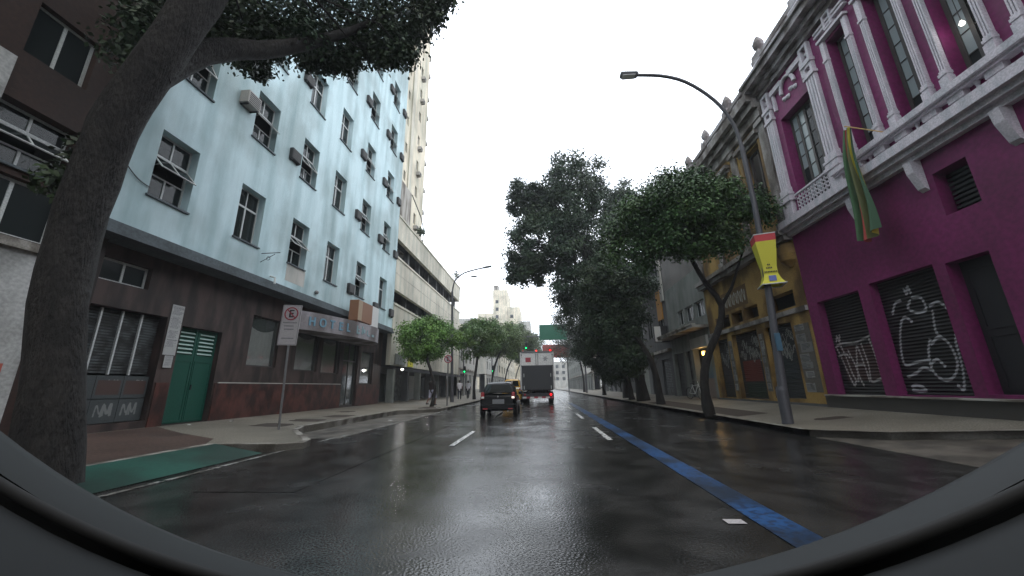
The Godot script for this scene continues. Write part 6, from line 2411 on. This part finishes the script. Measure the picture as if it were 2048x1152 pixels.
	q1.tube(bezier([Vector3(-7.1, 0.15, -30), Vector3(-7.2, 4.5, -30), Vector3(-7.3, 9.2, -30)], 8), [0.15, 0.13, 0.12, 0.11, 0.1, 0.1, 0.09, 0.09], 10)
	part("pole", q1, M.pole, l2)
	var q2 := MB.new()
	q2.tube(bezier([Vector3(-7.3, 9.15, -30), Vector3(-7.1, 10.1, -30), Vector3(-6.4, 10.75, -30), Vector3(-5.4, 11.05, -30), Vector3(-4.6, 11.2, -30)], 12), [0.06], 8)
	part("arm", q2, M.pole, l2)
	var q3 := holder("lamp_head", Vector3(-4.3, 11.26, -30), l2)
	var q4 := MB.new()
	q4.cbox(Vector3.ZERO, Vector3(0.75, 0.13, 0.3), 0.05, Basis(Vector3(0, 0, 1), 0.16))
	part("housing", q4, M.plastic_grey, q3, false)
	var q5 := MB.new()
	q5.tube([Vector3(-5.7, 10.95, -30), Vector3(-5.6, 10.5, -30)], [0.012], 5)
	q5.cbox(Vector3(-5.45, 10.45, -30), Vector3(0.5, 0.1, 0.2), 0.03)
	part("camera", q5, M.pole, l2)
	# traffic lights
	for a in [["green traffic light on a post beside the third left tree", Vector3(-7.6, 0.2, -58), 3.25, 1.0], ["small green traffic light by the far left shops", Vector3(-10.0, 0.3, -48), 2.75, 0.8]]:
		var tl := thing("traffic_light", a[0], "traffic light", a[1], "traffic lights")
		var tp := MB.new()
		tp.tube([Vector3(0, -0.05, -0.25), Vector3(0, a[2] + 3.2 * a[3], -0.25)], [0.07], 8)
		part("post", tp, M.pole, tl, false)
		signal_head(tl, Vector3(0.2, a[2] + 0.2, 0), a[3], true)
	var gy := thing("signal_gantry", "overhead mast with a green traffic light and a green road sign above the truck", "traffic light", Vector3(6.9, 0.2, -60), "traffic lights")
	var gm := MB.new()
	gm.tube(bezier([Vector3(6.9, 0.1, -60), Vector3(6.9, 5, -60), Vector3(6.6, 8.3, -60), Vector3(4, 9.0, -60), Vector3(-2.6, 9.1, -60)], 16), [0.13, 0.12, 0.12, 0.12, 0.11, 0.1, 0.1, 0.1, 0.09], 10)
	part("mast", gm, M.pole, gy)
	signal_head(gy, Vector3(-2.3, 7.25, -59.8) - gy.position, 1.0, true)
	var gs := MB.new()
	gs.cbox(Vector3(2.1, 9.7, -59.8), Vector3(4.4, 2.5, 0.06), 0.02)
	part("road_sign", gs, M.sign_green, gy)
	var rs := thing("red_shop_sign", "reddish sign board standing beyond the truck under the green road sign", "sign", Vector3(2.2, 0, -70))
	var r1 := MB.new()
	r1.cbox(Vector3(2.9, 7.6, -70), Vector3(5.0, 2.4, 0.2), 0.04)
	part("board", r1, mat(0.4, 0.1, 0.08, 0.6), rs)
	for x in [0.9, 4.9]:
		var r2 := MB.new()
		r2.tube([Vector3(x, 0, -70.15), Vector3(x, 8.6, -70.15)], [0.08], 8)
		part("post", r2, M.pole, rs)
	# bulbs under the shop awnings, left
	for a in [["bright bare bulb under the awning beside the hotel canopy", Vector3(-9.9, 2.62, -26.3)], ["bright bare bulb under the awning further along the garage shops", Vector3(-9.8, 2.62, -32.2)]]:
		var bl := thing("shop_bulb", a[0], "lamp", a[1], "bulbs under the shop awning")
		var c1 := MB.new()
		c1.tube([Vector3(0, 0.08, 0), Vector3(0, 0.14, 0)], [0.02], 6)
		part("socket", c1, M.black, bl, false)
		var c2 := MB.new()
		c2.lathe([[0.0, -0.1], [0.07, -0.07], [0.09, 0.0], [0.05, 0.06], [0.02, 0.09]], Vector3.ZERO, 12)
		part("bulb", c2, M.bulb, bl, false)
		var li := OmniLight3D.new()
		li.name = "bulb_light"
		li.light_energy = 0.8
		li.light_size = 0.09
		li.omni_range = 14
		li.omni_attenuation = 2.0
		li.shadow_enabled = true
		bl.add_child(li)
		li.position = Vector3(0.12, -0.02, 0)
	# bicycle leaning by the grey shop
	var bi := thing("bicycle", "bicycle parked against the front of the grey shop", "bicycle", Vector3(8.75, right_h(8.75) + 0.02, -22.8), "", 0.25)
	for z in [-0.5, 0.5]:
		var wr := MB.new()
		var ring := []
		for k in 21:
			ring.append(Vector3(0, 0.33 + 0.32 * sin(TAU * k / 20), z + 0.32 * cos(TAU * k / 20)))
		wr.tube(ring, [0.018], 6, false)
		for k in 8:
			wr.tube([Vector3(0, 0.33, z), Vector3(0, 0.33 + 0.31 * sin(TAU * k / 8), z + 0.31 * cos(TAU * k / 8))], [0.003], 3, false)
		part("wheel", wr, M.rubber, bi, false)
	var fr2 := MB.new()
	for q in [[Vector3(0, 0.33, -0.5), Vector3(0, 0.3, 0.0)], [Vector3(0, 0.3, 0.0), Vector3(0, 0.85, 0.38)], [Vector3(0, 0.3, 0.0), Vector3(0, 0.82, -0.18)], [Vector3(0, 0.75, -0.15), Vector3(0, 0.8, 0.37)], [Vector3(0, 0.33, -0.5), Vector3(0, 0.75, -0.15)], [Vector3(0, 0.33, 0.5), Vector3(0, 1.0, 0.34)]]:
		fr2.tube(q, [0.018], 7)
	part("frame", fr2, M.frame_white, bi, false)
	var hb := MB.new()
	hb.tube([Vector3(-0.28, 1.04, 0.26), Vector3(-0.1, 1.03, 0.34), Vector3(0.1, 1.03, 0.34), Vector3(0.28, 1.04, 0.26)], [0.014], 6)
	part("handlebar", hb, M.rim, bi, false)
	var sd := MB.new()
	sd.cbox(Vector3(0, 0.86, -0.2), Vector3(0.13, 0.05, 0.24), 0.02)
	part("saddle", sd, M.plastic_black, bi, false)
	# litter
	rng.seed = 77
	for a in [[-5.3, -19.5, "by the kerb below the young left tree"], [-5.5, -17.6, "on the edge line beside the parking bay"], [-6.2, -15.5, "in the middle of the parking bay"], [-10.4, -10.8, "at the near foot of the green gate"], [-10.2, -12.1, "at the far foot of the green gate"], [-6.0, -21.8, "on the bare soil round the young left tree"], [5.6, -15.5, "in the road below the slim right tree"], [0.9, -14.0, "in the middle lane left of the white dashes"]]:
		var p := MB.new()
		var y := 0.02
		if a[0] < -7.4 or (a[0] < -5.8 and a[1] < -21.0):
			y = left_h(a[0]) + 0.02
		var w := rng.randf_range(0.05, 0.1)
		var rows := []
		for i in 4:
			var row := []
			for j in 4:
				row.append(Vector3(a[0] + (i - 1.5) * w * 0.6, y + rng.randf_range(0.0, 0.03), a[1] + (j - 1.5) * w * 0.4))
			rows.append(row)
		p.loft(rows, false, true)
		single("paper_scrap", p, M.paper, "white paper scrap lying " + a[2], "litter", "paper scraps on the ground")

func signal_head(parent: Node3D, at: Vector3, s: float, green: bool) -> void:
	var o := holder("signal_head", Vector3.ZERO, parent)
	o.position = at
	var c := MB.new()
	c.cbox(Vector3(0, 0.35 * s, 0), Vector3(0.36 * s, 1.05 * s, 0.24), 0.04)
	part("case", c, M.plastic_black, o, false)
	for k in 3:
		var l := MB.new()
		l.lathe([[0.0, 0.03], [0.08 * s, 0.025], [0.13 * s, 0.0]], Vector3(0, (0.02 + k * 0.33) * s, 0.125), 14, Basis(Vector3(1, 0, 0), PI / 2))
		part("lens", l, M.lamp_green_lit if k == 0 and green else M.black, o, false)
		var v := MB.new()
		v.lathe([[0.15 * s, 0.0], [0.15 * s, 0.16]], Vector3(0, (0.02 + k * 0.33) * s, 0.12), 14, Basis(Vector3(1, 0, 0), PI / 2))
		part("visor", v, M.plastic_black, o, false)

func build_people() -> void:
	person("man in a dark top and pale shorts striding past the young left tree", Vector3(-7.0, left_h(-7.0), -24.0), -0.3, 0.9, M.shirt_dark, M.shorts_pale, true, 1)
	person("person in a white shirt and dark trousers walking away past the far left shops", Vector3(-7.7, left_h(-7.7), -35.5), 0.1, 0.35, M.shirt_white, M.trousers, false, 2)
	person("second person in white, just behind and to the right of the first walker", Vector3(-7.5, left_h(-7.5), -38.6), 0.0, -0.4, M.shirt_white, M.trousers, false, 3)

func _ready() -> void:
	# camera
	var cam := Camera3D.new()
	cam.name = "camera"
	cam.fov = 75.80
	cam.near = 0.05
	cam.far = 1500.0
	cam.position = Vector3(0, 1.25, 0)
	cam.basis = Basis(Vector3.UP, deg_to_rad(4.2)) * Basis(Vector3.RIGHT, deg_to_rad(15.0)) * Basis(Vector3(0, 0, 1), deg_to_rad(-1.0))
	add_child(cam)
	cam.current = true
	# overcast sky
	var sky_mat := ProceduralSkyMaterial.new()
	sky_mat.sky_top_color = Color(0.93, 0.96, 1.0)
	sky_mat.sky_horizon_color = Color(0.94, 0.96, 0.98)
	sky_mat.sky_curve = 0.2
	sky_mat.ground_bottom_color = Color(0.2, 0.2, 0.2)
	sky_mat.ground_horizon_color = Color(0.5, 0.5, 0.5)
	sky_mat.sky_energy_multiplier = 1.5
	sky_mat.sun_angle_max = 0.0
	var sky := Sky.new()
	sky.sky_material = sky_mat
	var env := Environment.new()
	env.background_mode = Environment.BG_SKY
	env.sky = sky
	env.tonemap_mode = Environment.TONE_MAPPER_LINEAR
	env.tonemap_exposure = 1.18
	env.fog_enabled = true
	env.fog_density = 0.0014
	env.fog_light_color = Color(0.9, 0.92, 0.95)
	env.sdfgi_enabled = true
	env.ssao_enabled = true
	env.ssil_enabled = true
	var we := WorldEnvironment.new()
	we.name = "environment"
	we.environment = env
	add_child(we)
	# the sun behind the clouds, high over the street
	var sun := DirectionalLight3D.new()
	sun.name = "sun"
	sun.light_energy = 0.3
	sun.light_angular_distance = 30.0
	sun.light_color = Color(1.0, 0.98, 0.95)
	sun.shadow_enabled = true
	sun.rotation_degrees = Vector3(-65, 20, 0)
	add_child(sun)
	rng.seed = 7
	make_materials()
	build_ground()
	build_hotel()
	build_brown_block()
	build_garage_and_tower()
	build_magenta()
	build_yellow()
	build_grey()
	build_far()
	build_trees()
	hatchback("hatchback_car", "black hatchback driving just ahead in the left lane", Vector3(-1.95, 0.0, -16.9), 0.02, M.car_paint, 1.0, true, "car")
	hatchback("yellow_van", "yellow van half hidden between the black hatchback and the truck", Vector3(-2.45, 0.0, -31.0), 0.0, M.taxi, 1.28, false, "van")
	build_truck()
	build_own_van()
	build_furniture()
	build_people()
